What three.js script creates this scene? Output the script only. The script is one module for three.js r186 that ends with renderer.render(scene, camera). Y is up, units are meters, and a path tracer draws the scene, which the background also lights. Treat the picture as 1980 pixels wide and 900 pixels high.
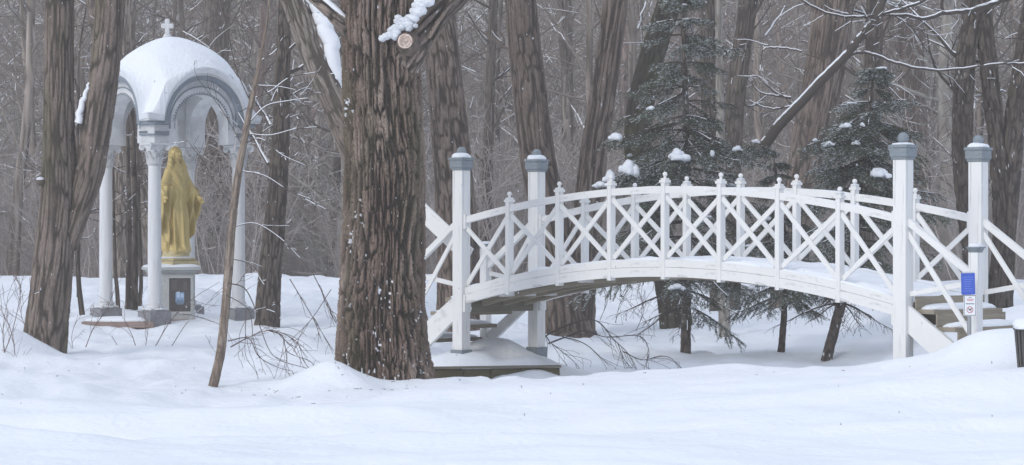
import * as THREE from 'three';
import { mergeGeometries, toCreasedNormals } from 'three/addons/utils/BufferGeometryUtils.js';
import { RoundedBoxGeometry } from 'three/addons/geometries/RoundedBoxGeometry.js';
import { MarchingCubes } from 'three/addons/objects/MarchingCubes.js';

// ---------------------------------------------------------------- camera, sky, sun, exposure, haze
const scene = new THREE.Scene();
const FPX = 4500, CX = 990, CY = 450, EYE = 1.6;                 // focal length in the photograph's pixels, eye height
const camera = new THREE.PerspectiveCamera(2 * Math.atan(450 / FPX) * 180 / Math.PI, 1024 / 465, 0.5, 2000);
camera.position.set(0, EYE, 0); camera.lookAt(0, EYE, -10);
scene.add(camera);
const renderer = new THREE.WebGLRenderer({ antialias: true });
renderer.setSize(1024, 465);
renderer.toneMapping = THREE.LinearToneMapping;
renderer.toneMappingExposure = 1.35;
renderer.shadowMap.enabled = true;
{ // overcast sky: brighter overhead, cool white
  const w = 64, h = 32, data = new Float32Array(w * h * 4);
  for (let j = 0; j < h; j++) for (let i = 0; i < w; i++) {
    const el = ((j + 0.5) / h - 0.5) * Math.PI, s = Math.max(0, Math.sin(el)), k = 0.77 + 0.04 * s, o = (j * w + i) * 4;
    data[o] = 0.79 * k; data[o + 1] = 0.89 * k; data[o + 2] = 1.09 * k; data[o + 3] = 1;
  }
  const sky = new THREE.DataTexture(data, w, h, THREE.RGBAFormat, THREE.FloatType);
  sky.mapping = THREE.EquirectangularReflectionMapping; sky.magFilter = sky.minFilter = THREE.LinearFilter; sky.needsUpdate = true;
  scene.background = sky; scene.environment = sky;
}
const sun = new THREE.DirectionalLight(new THREE.Color(1, 0.95, 0.88), 1.35);
sun.position.set(-34, 24, 8); sun.target.position.set(0, 0, -28); sun.castShadow = true; sun.shadow.radius = 40;
sun.shadow.mapSize.set(2048, 2048);
Object.assign(sun.shadow.camera, { left: -30, right: 30, top: 30, bottom: -30, near: 1, far: 120 });
scene.add(sun, sun.target);
scene.fog = new THREE.FogExp2(new THREE.Color(1, 0.95, 0.9), 0.0041);

// ---------------------------------------------------------------- helpers
const V = (x, y, z) => new THREE.Vector3(x, y, z);
const P = (px, py, d) => V((px - CX) / FPX * d, EYE - (py - CY) / FPX * d, -d);   // a pixel of the photograph at a depth, as a place
const { sin, cos, PI, abs, min, max, sqrt, pow, floor, hypot } = Math;
const clamp = (x, a = 0, b = 1) => x < a ? a : x > b ? b : x;
const lerp = (a, b, t) => a + (b - a) * t;
const sstep = (a, b, x) => { const t = clamp((x - a) / (b - a)); return t * t * (3 - 2 * t); };
function rng(seed) { let a = seed >>> 0; return () => { a = a + 0x6D2B79F5 | 0; let t = Math.imul(a ^ a >>> 15, 1 | a); t = t + Math.imul(t ^ t >>> 7, 61 | t) ^ t; return ((t ^ t >>> 14) >>> 0) / 4294967296; }; }
function hash3(x, y, z) { let h = Math.imul(x, 374761393) + Math.imul(y, 668265263) + Math.imul(z, 1274126177) | 0; h = Math.imul(h ^ h >>> 13, 1274126177); return ((h ^ h >>> 16) >>> 0) / 4294967296; }
function noise(x, y, z) {                                        // value noise, -1..1
  const xi = floor(x), yi = floor(y), zi = floor(z); let u = x - xi, v = y - yi, w = z - zi;
  u = u * u * u * (u * (u * 6 - 15) + 10); v = v * v * v * (v * (v * 6 - 15) + 10); w = w * w * w * (w * (w * 6 - 15) + 10);
  const l = (a, b, t) => a + (b - a) * t;
  return 2 * l(l(l(hash3(xi, yi, zi), hash3(xi + 1, yi, zi), u), l(hash3(xi, yi + 1, zi), hash3(xi + 1, yi + 1, zi), u), v),
    l(l(hash3(xi, yi, zi + 1), hash3(xi + 1, yi, zi + 1), u), l(hash3(xi, yi + 1, zi + 1), hash3(xi + 1, yi + 1, zi + 1), u), v), w) - 1;
}
const fbm = (x, y, z, o = 4) => { let s = 0, a = 0.5; for (let i = 0; i < o; i++) { s += a * noise(x, y, z); x *= 2.03; y *= 2.03; z *= 2.03; a *= 0.5; } return s; };
const interp = (x, t) => { if (x <= t[0][0]) return t[0][1]; for (let i = 1; i < t.length; i++) if (x <= t[i][0]) { const k = (x - t[i - 1][0]) / (t[i][0] - t[i - 1][0]); return lerp(t[i - 1][1], t[i][1], k * k * (3 - 2 * k) * 0.5 + k * 0.5); } return t[t.length - 1][1]; };

const used = {};
function numbered(n) { const k = used[n] = (used[n] ?? -1) + 1; return k ? `${n}_${String(k).padStart(3, '0')}` : n; }
function tag(o, label, category, group, kind) { if (label) o.userData.label = label; if (category) o.userData.category = category; if (group) o.userData.group = group; if (kind) o.userData.kind = kind; return o; }
function thing(name, label, category, pos = [0, 0, 0], turn = 0, group) {
  const o = new THREE.Group(); o.name = numbered(name); o.position.set(...(pos.isVector3 ? pos.toArray() : pos)); o.rotation.y = turn;
  scene.add(o); return tag(o, label, category, group);
}
function part(name, geo, mat, parent, pos, rot) {
  const m = new THREE.Mesh(geo, mat); m.name = name; m.castShadow = m.receiveShadow = true;
  if (pos) m.position.set(...pos); if (rot) m.rotation.set(...rot); (parent ?? scene).add(m); return m;
}
function structure(name, geo, mat) { const m = part(numbered(name), geo, mat, scene); m.userData.kind = 'structure'; return m; }

class GB {                                                       // collects vertices; build() makes one named mesh
  constructor() { this.p = []; this.c = []; this.i = []; }
  v(x, y, z, c) { this.p.push(x, y, z); this.c.push(c[0], c[1], c[2]); return this.p.length / 3 - 1; }
  geo() {
    const g = new THREE.BufferGeometry();
    g.setAttribute('position', new THREE.Float32BufferAttribute(this.p, 3)); g.setAttribute('color', new THREE.Float32BufferAttribute(this.c, 3));
    g.setIndex(this.i); g.computeVertexNormals(); return g;
  }
  build(name, mat, parent, kind = 'stuff') { if (!this.i.length) return null; const m = part(name, this.geo(), mat, parent); if (kind) m.userData.kind = kind; return m; }
}
const _t = V(), _a = V(), _b = V(), _r = V(0.31, 0.17, 0.93).normalize();
function tube(gb, pts, r0, r1, sides, col, flat = 1) {           // a tapering twig through points
  const n = pts.length; let prev = -1;
  for (let k = 0; k < n; k++) {
    _t.copy(pts[min(k + 1, n - 1)]).sub(pts[max(k - 1, 0)]).normalize();
    _a.crossVectors(_t, _r).normalize(); _b.crossVectors(_t, _a);
    const r = lerp(r0, r1, k / (n - 1)), p = pts[k], first = gb.p.length / 3;
    for (let s = 0; s < sides; s++) { const q = s / sides * 2 * PI, c = cos(q) * r, e = sin(q) * r; gb.v(p.x + _a.x * c + _b.x * e, p.y + (_a.y * c + _b.y * e) * flat, p.z + _a.z * c + _b.z * e, col); }
    if (prev >= 0) for (let s = 0; s < sides; s++) { const a = prev + s, b = prev + (s + 1) % sides, c = first + s, d = first + (s + 1) % sides; gb.i.push(a, b, c, b, d, c); }
    prev = first;
  }
  const e = gb.v(pts[n - 1].x, pts[n - 1].y, pts[n - 1].z, col); for (let s = 0; s < sides; s++) gb.i.push(prev + s, prev + (s + 1) % sides, e);
}
const SNOWC = [0.9, 0.92, 0.95];
function snowOn(sgb, pts, r0, r1, amount, rnd, i0 = 0) {               // snow lying along the top of a branch, in long uneven lengths
  let run = [], on = rnd() < amount;
  const flush = () => { if (run.length > 1) { const a = run[0].r, b = run[run.length - 1].r; tube(sgb, run.map(q => q.p), a, b, 5, SNOWC, 0.8); } run = []; };
  for (let k = i0; k < pts.length; k++) {
    const q = pts[min(k + 1, pts.length - 1)], o = pts[max(k - 1, 0)], dx = hypot(q.x - o.x, q.z - o.z), dy = abs(q.y - o.y);
    const r = lerp(r0, r1, k / (pts.length - 1));
    if (on ? rnd() > 0.55 + 0.45 * amount : rnd() < amount * 0.5) on = !on;
    if (dx > dy * 0.75 && on) run.push({ p: pts[k].clone().add(V(0, (r > 0.03 ? r * 0.95 : r * 0.75) + 0.001, 0)), r: (r > 0.03 ? 0.024 + (r - 0.03) * 0.3 : r * 0.75) + 0.001 + 0.002 * rnd() }); else flush();
  }
  flush();
}
function limb(gb, sgb, p, dir, len, r, lvl, rnd, o) {                  // a branch that wanders and forks
  const n = max(3, Math.ceil(len / (o.seg ?? 0.3))), pts = [p.clone()], d = dir.clone().normalize(), q = p.clone();
  for (let k = 0; k < n; k++) {
    d.x += (rnd() - 0.5) * o.wander; d.y += (rnd() - 0.5) * o.wander + (o.up ?? 0.03); d.z += (rnd() - 0.5) * o.wander; d.normalize();
    q.addScaledVector(d, len / n); pts.push(q.clone());
  }
  tube(gb, pts, r, max(r * 0.25, o.rmin), lvl == 0 ? 5 : 3, o.col());
  if (sgb) snowOn(sgb, pts, r, max(r * 0.25, o.rmin), o.snow, rnd, 1);
  if (lvl < o.levels) {
    const kids = max(1, Math.round(len * o.dens * (lvl ? 1.2 : 1)));
    for (let c = 0; c < kids; c++) {
      const k = 1 + floor(rnd() * (n - 0.01)), t = pts[k].clone().sub(pts[k - 1]).normalize();
      const side = V(rnd() - 0.5, (rnd() - 0.45) * 0.8, rnd() - 0.5).normalize();
      t.multiplyScalar(0.75).addScaledVector(side, 0.85).normalize();
      limb(gb, sgb, pts[k], t, len * (0.28 + 0.3 * rnd()), max(r * 0.5 * (1 - 0.5 * k / n), o.rmin), lvl + 1, rnd, o);
    }
  }
}

// ---------------------------------------------------------------- materials
function noiseTex(n, f, srgb = true) {
  const d = new Uint8Array(n * n * 4);
  for (let j = 0; j < n; j++) for (let i = 0; i < n; i++) { const c = f(i / n, j / n), o = (j * n + i) * 4; for (let k = 0; k < 3; k++) d[o + k] = clamp(c[k]) * 255; d[o + 3] = 255; }
  const t = new THREE.DataTexture(d, n, n); t.magFilter = THREE.LinearFilter; t.minFilter = THREE.LinearFilter; t.wrapS = t.wrapT = THREE.RepeatWrapping;
  if (srgb) t.colorSpace = THREE.SRGBColorSpace; t.needsUpdate = true; return t;
}
const std = (r, g, b, roughness = 0.9, more = {}) => { const m = new THREE.MeshStandardMaterial({ roughness, ...more }); m.color.setRGB(r, g, b); return m; };
const wrap = (f, p) => (u, v) => { const a = f(u * p, v * p), b = f((u - 1) * p, v * p), c = f(u * p, (v - 1) * p), d = f((u - 1) * p, (v - 1) * p); return lerp(lerp(a, b, u), lerp(c, d, u), v); };
const nA = wrap((x, y) => fbm(x, y, 3.3, 5), 6), nB = wrap((x, y) => fbm(x, y * 0.25, 9.1, 4), 26), nC = wrap((x, y) => noise(x, y, 5.5), 40);
const paintTex = noiseTex(256, (u, v) => {                       // white paint, weathered: greyish stains, a few bare chips
  const s = clamp(0.5 + nA(u, v)), st = sstep(0.62, 0.85, s), chip = sstep(0.7, 0.8, nC(u, v) * 0.6 + nA(u, v) * 0.9 + 0.1);
  const k = 0.965 - 0.015 * nB(u, v) - 0.1 * st; return [lerp(k, 0.5, chip * 0.7), lerp(k * 0.995, 0.47, chip * 0.7), lerp(k * 0.985, 0.42, chip * 0.7)];
});
const woodTex = noiseTex(256, (u, v) => { const k = 0.5 + 0.35 * nB(v, u) + 0.3 * nA(u, v); return [0.58 + 0.3 * (k - 0.5), 0.56 + 0.29 * (k - 0.5), 0.52 + 0.27 * (k - 0.5)]; });
const stoneTex = noiseTex(256, (u, v) => { const k = 0.9 + 0.16 * nA(u, v) + 0.05 * nC(u, v); return [k, k, k]; });
const snowTex = noiseTex(256, (u, v) => { const k = 0.5 + 0.35 * nA(u, v) + 0.15 * nC(u, v); return [k, k, k]; }, false);
const M = {
  snow: std(0.84, 0.868, 0.905, 0.75, { bumpMap: snowTex, bumpScale: 0.035 }),
  snowV: std(1, 1, 1, 0.8, { vertexColors: true }),
  bark: std(1, 1, 1, 0.95, { vertexColors: true }),
  needle: std(1, 1, 1, 0.8, { vertexColors: true }),
  white: std(0.86, 0.865, 0.865, 0.7, { map: paintTex }),
  whiteStone: std(0.82, 0.83, 0.84, 0.7, { map: stoneTex }),
  greyStone: std(0.28, 0.325, 0.375, 0.75, { map: stoneTex }),
  greyPaint: std(0.27, 0.315, 0.345, 0.6, { map: stoneTex }),
  plinth: std(0.3, 0.3, 0.32, 0.85, { map: stoneTex }),
  pedestal: std(0.6, 0.61, 0.6, 0.8, { map: stoneTex }),
  gold: std(0.54, 0.42, 0.17, 0.5, { metalness: 0.16 }),
  paleGold: std(0.62, 0.53, 0.3, 0.6, { map: stoneTex }),
  stairWood: std(1, 0.95, 0.87, 0.9, { map: woodTex }),
  wood: std(0.66, 0.64, 0.6, 0.9, { map: woodTex }),
  mossWood: std(0.34, 0.32, 0.22, 0.95, { map: woodTex }),
  redSlab: std(0.36, 0.27, 0.24, 0.9, { map: stoneTex }),
  metal: std(0.36, 0.37, 0.38, 0.45, { metalness: 0.7 }),
  binMetal: std(0.09, 0.085, 0.08, 0.5, { metalness: 0.3 }),
};
const box = (w, h, d) => new THREE.BoxGeometry(w, h, d);
const rbox = (w, h, d, r = 0.006) => new RoundedBoxGeometry(w, h, d, 1, min(r, w / 3, h / 3, d / 3));

// ---------------------------------------------------------------- ground
const leftProfile = [[0, 0], [22.2, 0], [23.3, 0.03], [24.5, 0.03], [29, 0.05], [33, 0.2], [35, 0.28], [40, 0.5], [45, 0.72], [47, 0.7], [52, 0.2], [60, -0.8], [100, -1.5], [900, -1.5]];
const backProfile = [[0, -0.12], [25, -0.12], [27, -0.06], [30, 0], [35, 0.08], [40, 0.13], [43, 0.2], [45, 0.4], [47.5, 0.6], [52, 0.2], [60, -0.8], [100, -1.5], [900, -1.5]];
const mounds = [];                                               // [x, depth, height, half width in x, half width in depth]
const mound = (px, d, h, rx, rd) => mounds.push([(px - CX) / FPX * d, d, h, rx, rd]);
mound(5, 28.2, 0.34, 0.45, 0.7); mound(80, 28.3, 0.05, 0.5, 0.5); mound(645, 23.45, 0.22, 0.3, 0.35); mound(600, 23.6, 0.1, 0.35, 0.3);
mound(585, 24.4, 0.07, 0.5, 0.6); mound(955, 27.3, 0.36, 0.5, 0.5); mound(905, 26.4, 0.24, 0.75, 0.85); mound(1040, 26.3, 0.22, 0.3, 0.8);
mound(1925, 21.3, 0.3, 0.5, 0.6); mound(1830, 20.6, 0.06, 0.5, 0.25); mound(1790, 21.9, 0.05, 0.5, 0.4); mound(2010, 21.9, 0.3, 0.3, 0.6); mound(1738, 22.35, 0.07, 0.12, 0.2);
mound(120, 38, 0.06, 1, 1.4); mound(390, 37.6, 0.3, 0.35, 1.2); mound(300, 26.5, 0.08, 0.8, 0.8); mound(120, 25.2, 0.1, 1.0, 0.6);
mound(530, 29, 0.08, 0.6, 0.8); mound(1310, 36, 0.05, 0.3, 0.5); mound(1950, 27.5, 0.35, 1.2, 1.5);
function ground(x, d) {
  const rimY = 0.141 + clamp(x + 0.72, -1, 6) * 0.052, dr = 23.2 - clamp(x + 0.72, -1, 8) * 0.28;
  let R = d < dr ? rimY * pow(sstep(dr - 5, dr + 0.2, d), 0.9) : lerp(rimY, interp(d, backProfile), sstep(dr, dr + 1.5, d));
  R += sstep(4.2, 6.5, x) * 0.5 * sstep(22.5, 26, d) * (1 - sstep(38, 46, d));
  let y = lerp(interp(d, leftProfile), R, sstep(-1.7, -0.75, x));
  for (const [mx, md, h, rx, rd] of mounds) { const a = (x - mx) / rx, b = (d - md) / rd, q = a * a + b * b; if (q < 9) y += h * Math.exp(-q); }
  if (d < 70) {
    const road = 1 - sstep(20.5, 23.5, d), ln = d - 0.03 * x + 0.12 * noise(x * 0.35, 3, 1); for (const [c, w, h] of [[15.2, 0.25, -0.04], [15.9, 0.2, 0.045], [16.7, 0.3, 0.05], [17.3, 0.35, -0.05], [18.2, 0.28, 0.06], [19.0, 0.4, -0.05], [19.9, 0.3, 0.06], [20.7, 0.35, -0.04], [21.4, 0.3, 0.05], [22.2, 0.25, -0.03]]) { const q = (ln - c) / w; if (q * q < 9) y += 1.5 * h * Math.exp(-q * q) * (0.5 + 0.9 * noise(x * 0.5 + c, c, 2)); }
    y += road * (0.04 * fbm(x * 0.22, d * 0.9, 1, 3) + 0.022 * noise(x * 0.8, d * 2.6, 2) + 0.018 * noise(x * 2.2, d * 3.8, 7) + 0.006 * noise(x * 6, d * 9, 3));
    y += (1 - road) * (0.1 * fbm(x * 0.9, d * 0.7, 4, 3) + 0.045 * noise(x * 2.8, d * 1.6, 8) + 0.016 * noise(x * 7, d * 4, 5));
  } else y += fbm(x * 0.02, d * 0.02, 3, 3) * 1.2;
  return y;
}
const G = (px, d) => { const x = (px - CX) / FPX * d; return V(x, ground(x, d), -d); };
{
  const axis = (a, b, step, far, grow) => { const o = []; for (let x = a; x <= b; x += step) o.push(x); let s = step, x = b; while (x < far[1]) { s *= grow; x += s; o.push(x); } s = step; x = a; while (x > far[0]) { s *= grow; x -= s; o.unshift(x); } return o; };
  const xs = axis(-7.6, 7.6, 0.07, [-400, 400], 1.22), ds = axis(13.6, 48, 0.085, [-120, 400], 1.2);
  const pos = [], uv = [], idx = [], n = xs.length;
  for (const d of ds) for (const x of xs) { pos.push(x, ground(x, d), -d); uv.push(x / 1.7, d / 1.7); }
  for (let j = 0; j < ds.length - 1; j++) for (let i = 0; i < n - 1; i++) { const a = j * n + i; idx.push(a, a + 1, a + n, a + 1, a + n + 1, a + n); }
  const g = new THREE.BufferGeometry(); g.setAttribute('position', new THREE.Float32BufferAttribute(pos, 3)); g.setAttribute('uv', new THREE.Float32BufferAttribute(uv, 2)); g.setIndex(idx); g.computeVertexNormals();
  structure('snowy_ground', g, M.snow);
}
{ // wooded hillside far behind
  const pos = [], idx = [], col = [], n = 90, m = 26;
  for (let j = 0; j <= m; j++) for (let i = 0; i <= n; i++) {
    const x = -260 + 520 * i / n, d = 150 + 190 * j / m, y = -2 + 30 * sstep(150, 340, d) + 3 * fbm(x * 0.03, d * 0.03, 7, 4), k = 0.8 + 0.5 * fbm(x * 0.2, d * 0.2, 2, 4);
    pos.push(x, y, -d); col.push(0.52 * k, 0.48 * k, 0.46 * k);
  }
  for (let j = 0; j < m; j++) for (let i = 0; i < n; i++) { const a = j * (n + 1) + i; idx.push(a, a + 1, a + n + 1, a + 1, a + n + 2, a + n + 1); }
  const g = new THREE.BufferGeometry(); g.setAttribute('position', new THREE.Float32BufferAttribute(pos, 3)); g.setAttribute('color', new THREE.Float32BufferAttribute(col, 3)); g.setIndex(idx); g.computeVertexNormals();
  structure('hills', g, M.bark);
}

// ---------------------------------------------------------------- footbridge
{
  const A = P(892, 450, 26.5), C = P(1747, 450, 22.66), dx = C.x - A.x, dz = C.z - A.z, LEN = hypot(dx, dz), turn = -Math.atan2(dz, dx);
  const bridge = thing('footbridge', 'white painted wooden arched footbridge with crossed railings and grey capped posts', 'footbridge', [A.x, 0, A.z], turn);
  const OFF = [[0, 0], [0.2165, -1.066]], WL = hypot(...OFF[1]), WA = Math.atan2(-OFF[1][1], OFF[1][0]);   // the far side is set off by this
  const arch = x => { const t = 2 * x / LEN - 1; return 1 - t * t; };
  const deckY = x => 0.955 + 0.36 * arch(x), railY = x => 1.76 + 0.33 * arch(x);
  const rnd = rng(11);
  const curved = (x0, x1, yTop, h, depth, z, n = 10, ox = 0) => {      // a beam bent along the arch
    const p = [], uv = [], idx = [];
    for (let k = 0; k <= n; k++) { const x = lerp(x0, x1, k / n), y = yTop(x); for (const [a, b] of [[0, 1], [0, -1], [-h, -1], [-h, 1]]) { p.push(x + ox, y + a, z + b * depth / 2); uv.push(x, a * 3 + b * 0.3 + z); } }
    for (let k = 0; k < n; k++) for (let s = 0; s < 4; s++) { const a = k * 4 + s, b = k * 4 + (s + 1) % 4; idx.push(a, a + 4, b, b, a + 4, b + 4); }
    idx.push(0, 1, 2, 0, 2, 3); const e = n * 4; idx.push(e, e + 2, e + 1, e, e + 3, e + 2);
    let g = new THREE.BufferGeometry(); g.setAttribute('position', new THREE.Float32BufferAttribute(p, 3)); g.setAttribute('uv', new THREE.Float32BufferAttribute(uv, 2)); g.setIndex(idx);
    g = toCreasedNormals(g, 0.5); return g;
  };
  const board = (x0, y0, x1, y1, w, t, z, mat, name, parent = bridge) => {   // a flat board from point to point in a plane of the railing
    const l = hypot(x1 - x0, y1 - y0); return part(name, box(l, w, t), mat, parent, [(x0 + x1) / 2, (y0 + y1) / 2, z], [0, 0, Math.atan2(y1 - y0, x1 - x0)]);
  };
  const lump = (w, h, d, seed, amp = 0.25) => {                              // a pillow of settled snow on a ledge
    const g = new THREE.SphereGeometry(1, 20, 10), p = g.attributes.position;
    for (let i = 0; i < p.count; i++) { let x = p.getX(i), y = p.getY(i), z = p.getZ(i); const q = 0.62, sx = Math.sign(x) * pow(abs(x), q), sz = Math.sign(z) * pow(abs(z), q), k = 1 + amp * noise(x * 1.7 + seed, y * 1.5, z * 1.7 + seed * 2); p.setXYZ(i, sx * w / 2 * (0.96 + 0.04 * k), max(y, -0.15) * h * k, sz * d / 2 * (0.96 + 0.04 * k)); }
    g.computeVertexNormals(); return g;
  };
  const strip = (pts, w, h, seed) => {                                       // snow lying along a rail: a rounded ridge with uneven height
    const p = [], idx = [], n = pts.length, c = 7;
    pts.forEach(([x, y, z], k) => { const e = min(1, min(k, n - 1 - k) * 0.8), hh = h * e * clamp(0.75 + 0.9 * noise(x * 5 + seed, seed, z * 5), 0.06, 1.5); for (let s = 0; s < c; s++) { const a = PI * s / (c - 1); p.push(x, y - 0.003 + hh * sin(a), z + cos(a) * w / 2); } });
    for (let k = 0; k < n - 1; k++) for (let s = 0; s < c - 1; s++) { const a = k * c + s; idx.push(a, a + 1, a + c, a + 1, a + c + 1, a + c); }
    const g = new THREE.BufferGeometry(); g.setAttribute('position', new THREE.Float32BufferAttribute(p, 3)); g.setIndex(idx); g.computeVertexNormals(); g.setAttribute('uv', new THREE.Float32BufferAttribute(new Float32Array(p.length / 3 * 2), 2)); return g;
  };
  const shaftG = rbox(0.146, 2.17, 0.146, 0.006), collarG = rbox(0.196, 0.09, 0.196, 0.008), neckG = rbox(0.172, 0.03, 0.172, 0.006), capG = rbox(0.216, 0.03, 0.216, 0.008), ballG = new THREE.SphereGeometry(0.055, 20, 14), blockG = rbox(0.18, 0.14, 0.18, 0.008);
  const post = (x, z, k) => {
    const p = part('post', shaftG, M.white, bridge, [x, 1.225, z]);
    part('base_block', blockG, M.greyPaint, p, [0, -1.03, 0]);
    part('post_cap', mergeGeometries([neckG.clone().translate(0, 1.1, 0), collarG.clone().translate(0, 1.155, 0), capG.clone().translate(0, 1.213, 0)]), M.greyPaint, p);
    part('finial_ball', mergeGeometries([ballG.clone().translate(0, 1.297, 0), new THREE.CylinderGeometry(0.03, 0.04, 0.05, 14).translate(0, 1.245, 0)]), M.greyPaint, p);
    part('cap_snow', lump(0.2, [0.05, 0.055, 0.02, 0.04][k], 0.2, k * 3.1), M.snow, p, [0, 1.231, 0]);
  };
  const capSmall = mergeGeometries([rbox(0.085, 0.03, 0.1, 0.005).translate(0, 0.015, 0), rbox(0.062, 0.02, 0.075, 0.004).translate(0, 0.04, 0)]);
  const finG = mergeGeometries([new THREE.CylinderGeometry(0.012, 0.02, 0.03, 10).translate(0, 0.06, 0), new THREE.SphereGeometry(0.026, 14, 10).translate(0, 0.092, 0)]);
  const NP = 8;
  OFF.forEach(([ox, oz], side) => {
    post(ox, oz, side); post(ox + LEN, oz, side + 2);
    for (let k = 1; k < NP; k++) {
      const x = LEN * k / NP, top = railY(x) + 0.035, bot = deckY(x) - 0.21, h = top - bot;
      const b = part('baluster', rbox(0.052, h, 0.09, 0.004), M.white, bridge, [x + ox, (top + bot) / 2, oz]);
      part('baluster_cap', capSmall, M.white, b, [0, h / 2, 0]); part('finial', finG, M.white, b, [0, h / 2, 0]);
      if (rnd() < 0.5) part('cap_snow', lump(0.08, 0.018, 0.09, k + side * 7), M.snow, b, [0, h / 2 + 0.05, 0]);
    }
    const segs = [[0.075, LEN * 0.25], [LEN * 0.25, LEN * 0.5], [LEN * 0.5, LEN * 0.75], [LEN * 0.75, LEN - 0.075]];
    for (const [a, b] of segs) {
      part('handrail', curved(a + 0.001, b - 0.001, railY, 0.075, 0.06, oz, 8, ox), M.white, bridge);
      part('bottom_rail', curved(a + 0.001, b - 0.001, deckY, 0.08, 0.06, oz, 8, ox), M.white, bridge);
      part('stringer', curved(a + 0.001, b - 0.001, x => deckY(x) - 0.083, 0.1, 0.075, oz, 8, ox), M.white, bridge);
      const line = (f, m, n = 30) => Array.from({ length: n }, (_, k) => { const x = lerp(a + 0.02, b - 0.02, k / (n - 1)); return [x + ox, f(x), oz]; });
      part('rail_snow', strip(line(deckY), 0.062, 0.022, side * 5 + a), M.snow, bridge);
      part('rail_snow', strip(line(railY), 0.05, 0.007, side * 9 + a), M.snow, bridge);
    }
    for (let k = 0; k < NP; k++) {                                         // a cross of two boards in every panel
      const xa = LEN * k / NP + (k ? 0.026 : 0.075), xb = LEN * (k + 1) / NP - (k < NP - 1 ? 0.026 : 0.075);
      board(xa + ox, railY(xa) - 0.11, xb + ox, deckY(xb) + 0.03, 0.05, 0.02, oz + 0.011, M.white, 'brace');
      board(xa + ox, deckY(xa) + 0.03, xb + ox, railY(xb) - 0.11, 0.05, 0.02, oz - 0.011, M.white, 'brace');
    }
    for (const x of [0, LEN]) {                                            // blocks that carry rail and stringer at the posts
      const s = x ? -1 : 1; part('bracket', rbox(0.03, 0.17, 0.1, 0.004), M.white, bridge, [x + ox + s * 0.088, railY(x) - 0.035, oz]);
      part('bracket', rbox(0.03, 0.2, 0.11, 0.004), M.white, bridge, [x + ox + s * 0.088, deckY(x) - 0.16, oz]);
    }
  });
  // deck
  const along = (g, x, y) => g.rotateY(WA).translate(x + OFF[1][0] / 2, y, OFF[1][1] / 2);
  const NPL = 42;
  for (let k = 0; k < NPL; k++) {
    const x = LEN * (k + 0.5) / NPL, sl = Math.atan(-4 * 0.36 / LEN * (2 * x / LEN - 1));
    part('deck_plank', box(WL - 0.08, 0.03, LEN / NPL * 0.92).rotateY(0), M.stairWood, bridge, [x + OFF[1][0] / 2, deckY(x) - 0.075 - 0.002 * rnd(), OFF[1][1] / 2], [0, WA, 0]).rotateX(0);
  }
  for (const f of [0.22, 0.5, 0.78]) part('joist', curved(0.08, LEN - 0.08, x => deckY(x) - 0.095, 0.12, 0.06, OFF[1][1] * f, 24, OFF[1][0] * f), M.stairWood, bridge);
  for (const x of [0.55, 1.7, 2.9, 4.1, 5.25]) part('cross_beam', box(WL - 0.1, 0.09, 0.08), M.white, bridge, [x + OFF[1][0] / 2, deckY(x) - 0.155, OFF[1][1] / 2], [0, WA, 0]);
  for (const x of [0.0, LEN]) part('cross_beam', box(WL - 0.16, 0.13, 0.07), M.wood, bridge, [x + OFF[1][0] / 2, deckY(x) - 0.2, OFF[1][1] / 2], [0, WA, 0]);
  { // snow on the deck
    const nx = 150, nz = 20, p = [], idx = [], uv = [];
    for (let i = 0; i <= nx; i++) for (let j = 0; j <= nz; j++) {
      const t = j / nz, x = lerp(-0.05, LEN + 0.05, i / nx), s = 0.05 + 0.9 * t, edge = sstep(0, 0.12, t) * sstep(1, 0.88, t);
      p.push(x + OFF[1][0] * s, deckY(clamp(x, 0, LEN)) - 0.062 + edge * (0.085 + 0.03 * fbm(x * 2.2, s * 3, 4, 3) + 0.012 * noise(x * 9, s * 8, 2)), OFF[1][1] * s); uv.push(x, s);
    }
    for (let i = 0; i < nx; i++) for (let j = 0; j < nz; j++) { const a = i * (nz + 1) + j; idx.push(a, a + nz + 1, a + 1, a + 1, a + nz + 1, a + nz + 2); }
    const g = new THREE.BufferGeometry(); g.setAttribute('position', new THREE.Float32BufferAttribute(p, 3)); g.setAttribute('uv', new THREE.Float32BufferAttribute(uv, 2)); g.setIndex(idx); g.computeVertexNormals(); part('deck_snow', g, M.snow, bridge);
  }
  // stairs at both ends
  for (const e of [0, 1]) {
    const at = s => e ? LEN + s : -s, dir = e ? 1 : -1;
    for (let k = 0; k < 4; k++) {
      const y = 0.83 - 0.165 * k, s = 0.2 + 0.235 * k, c = at(s) + OFF[1][0] / 2, cz = OFF[1][1] / 2;
      part('stair_tread', rbox(WL - 0.09, 0.045, 0.25, 0.004), M.stairWood, bridge, [c, y, cz], [0, WA, 0]);
      if (e) part('stair_riser', box(WL - 0.1, 0.13, 0.02), M.stairWood, bridge, [at(s - 0.1) + OFF[1][0] / 2, y + 0.083, cz], [0, WA, 0]);
      part('tread_snow', lump(WL - 0.1, 0.055, 0.25, k * 5.3 + e, 0.5), M.snow, bridge, [c, y + 0.022, cz], [0, WA, 0]);
    }
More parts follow.
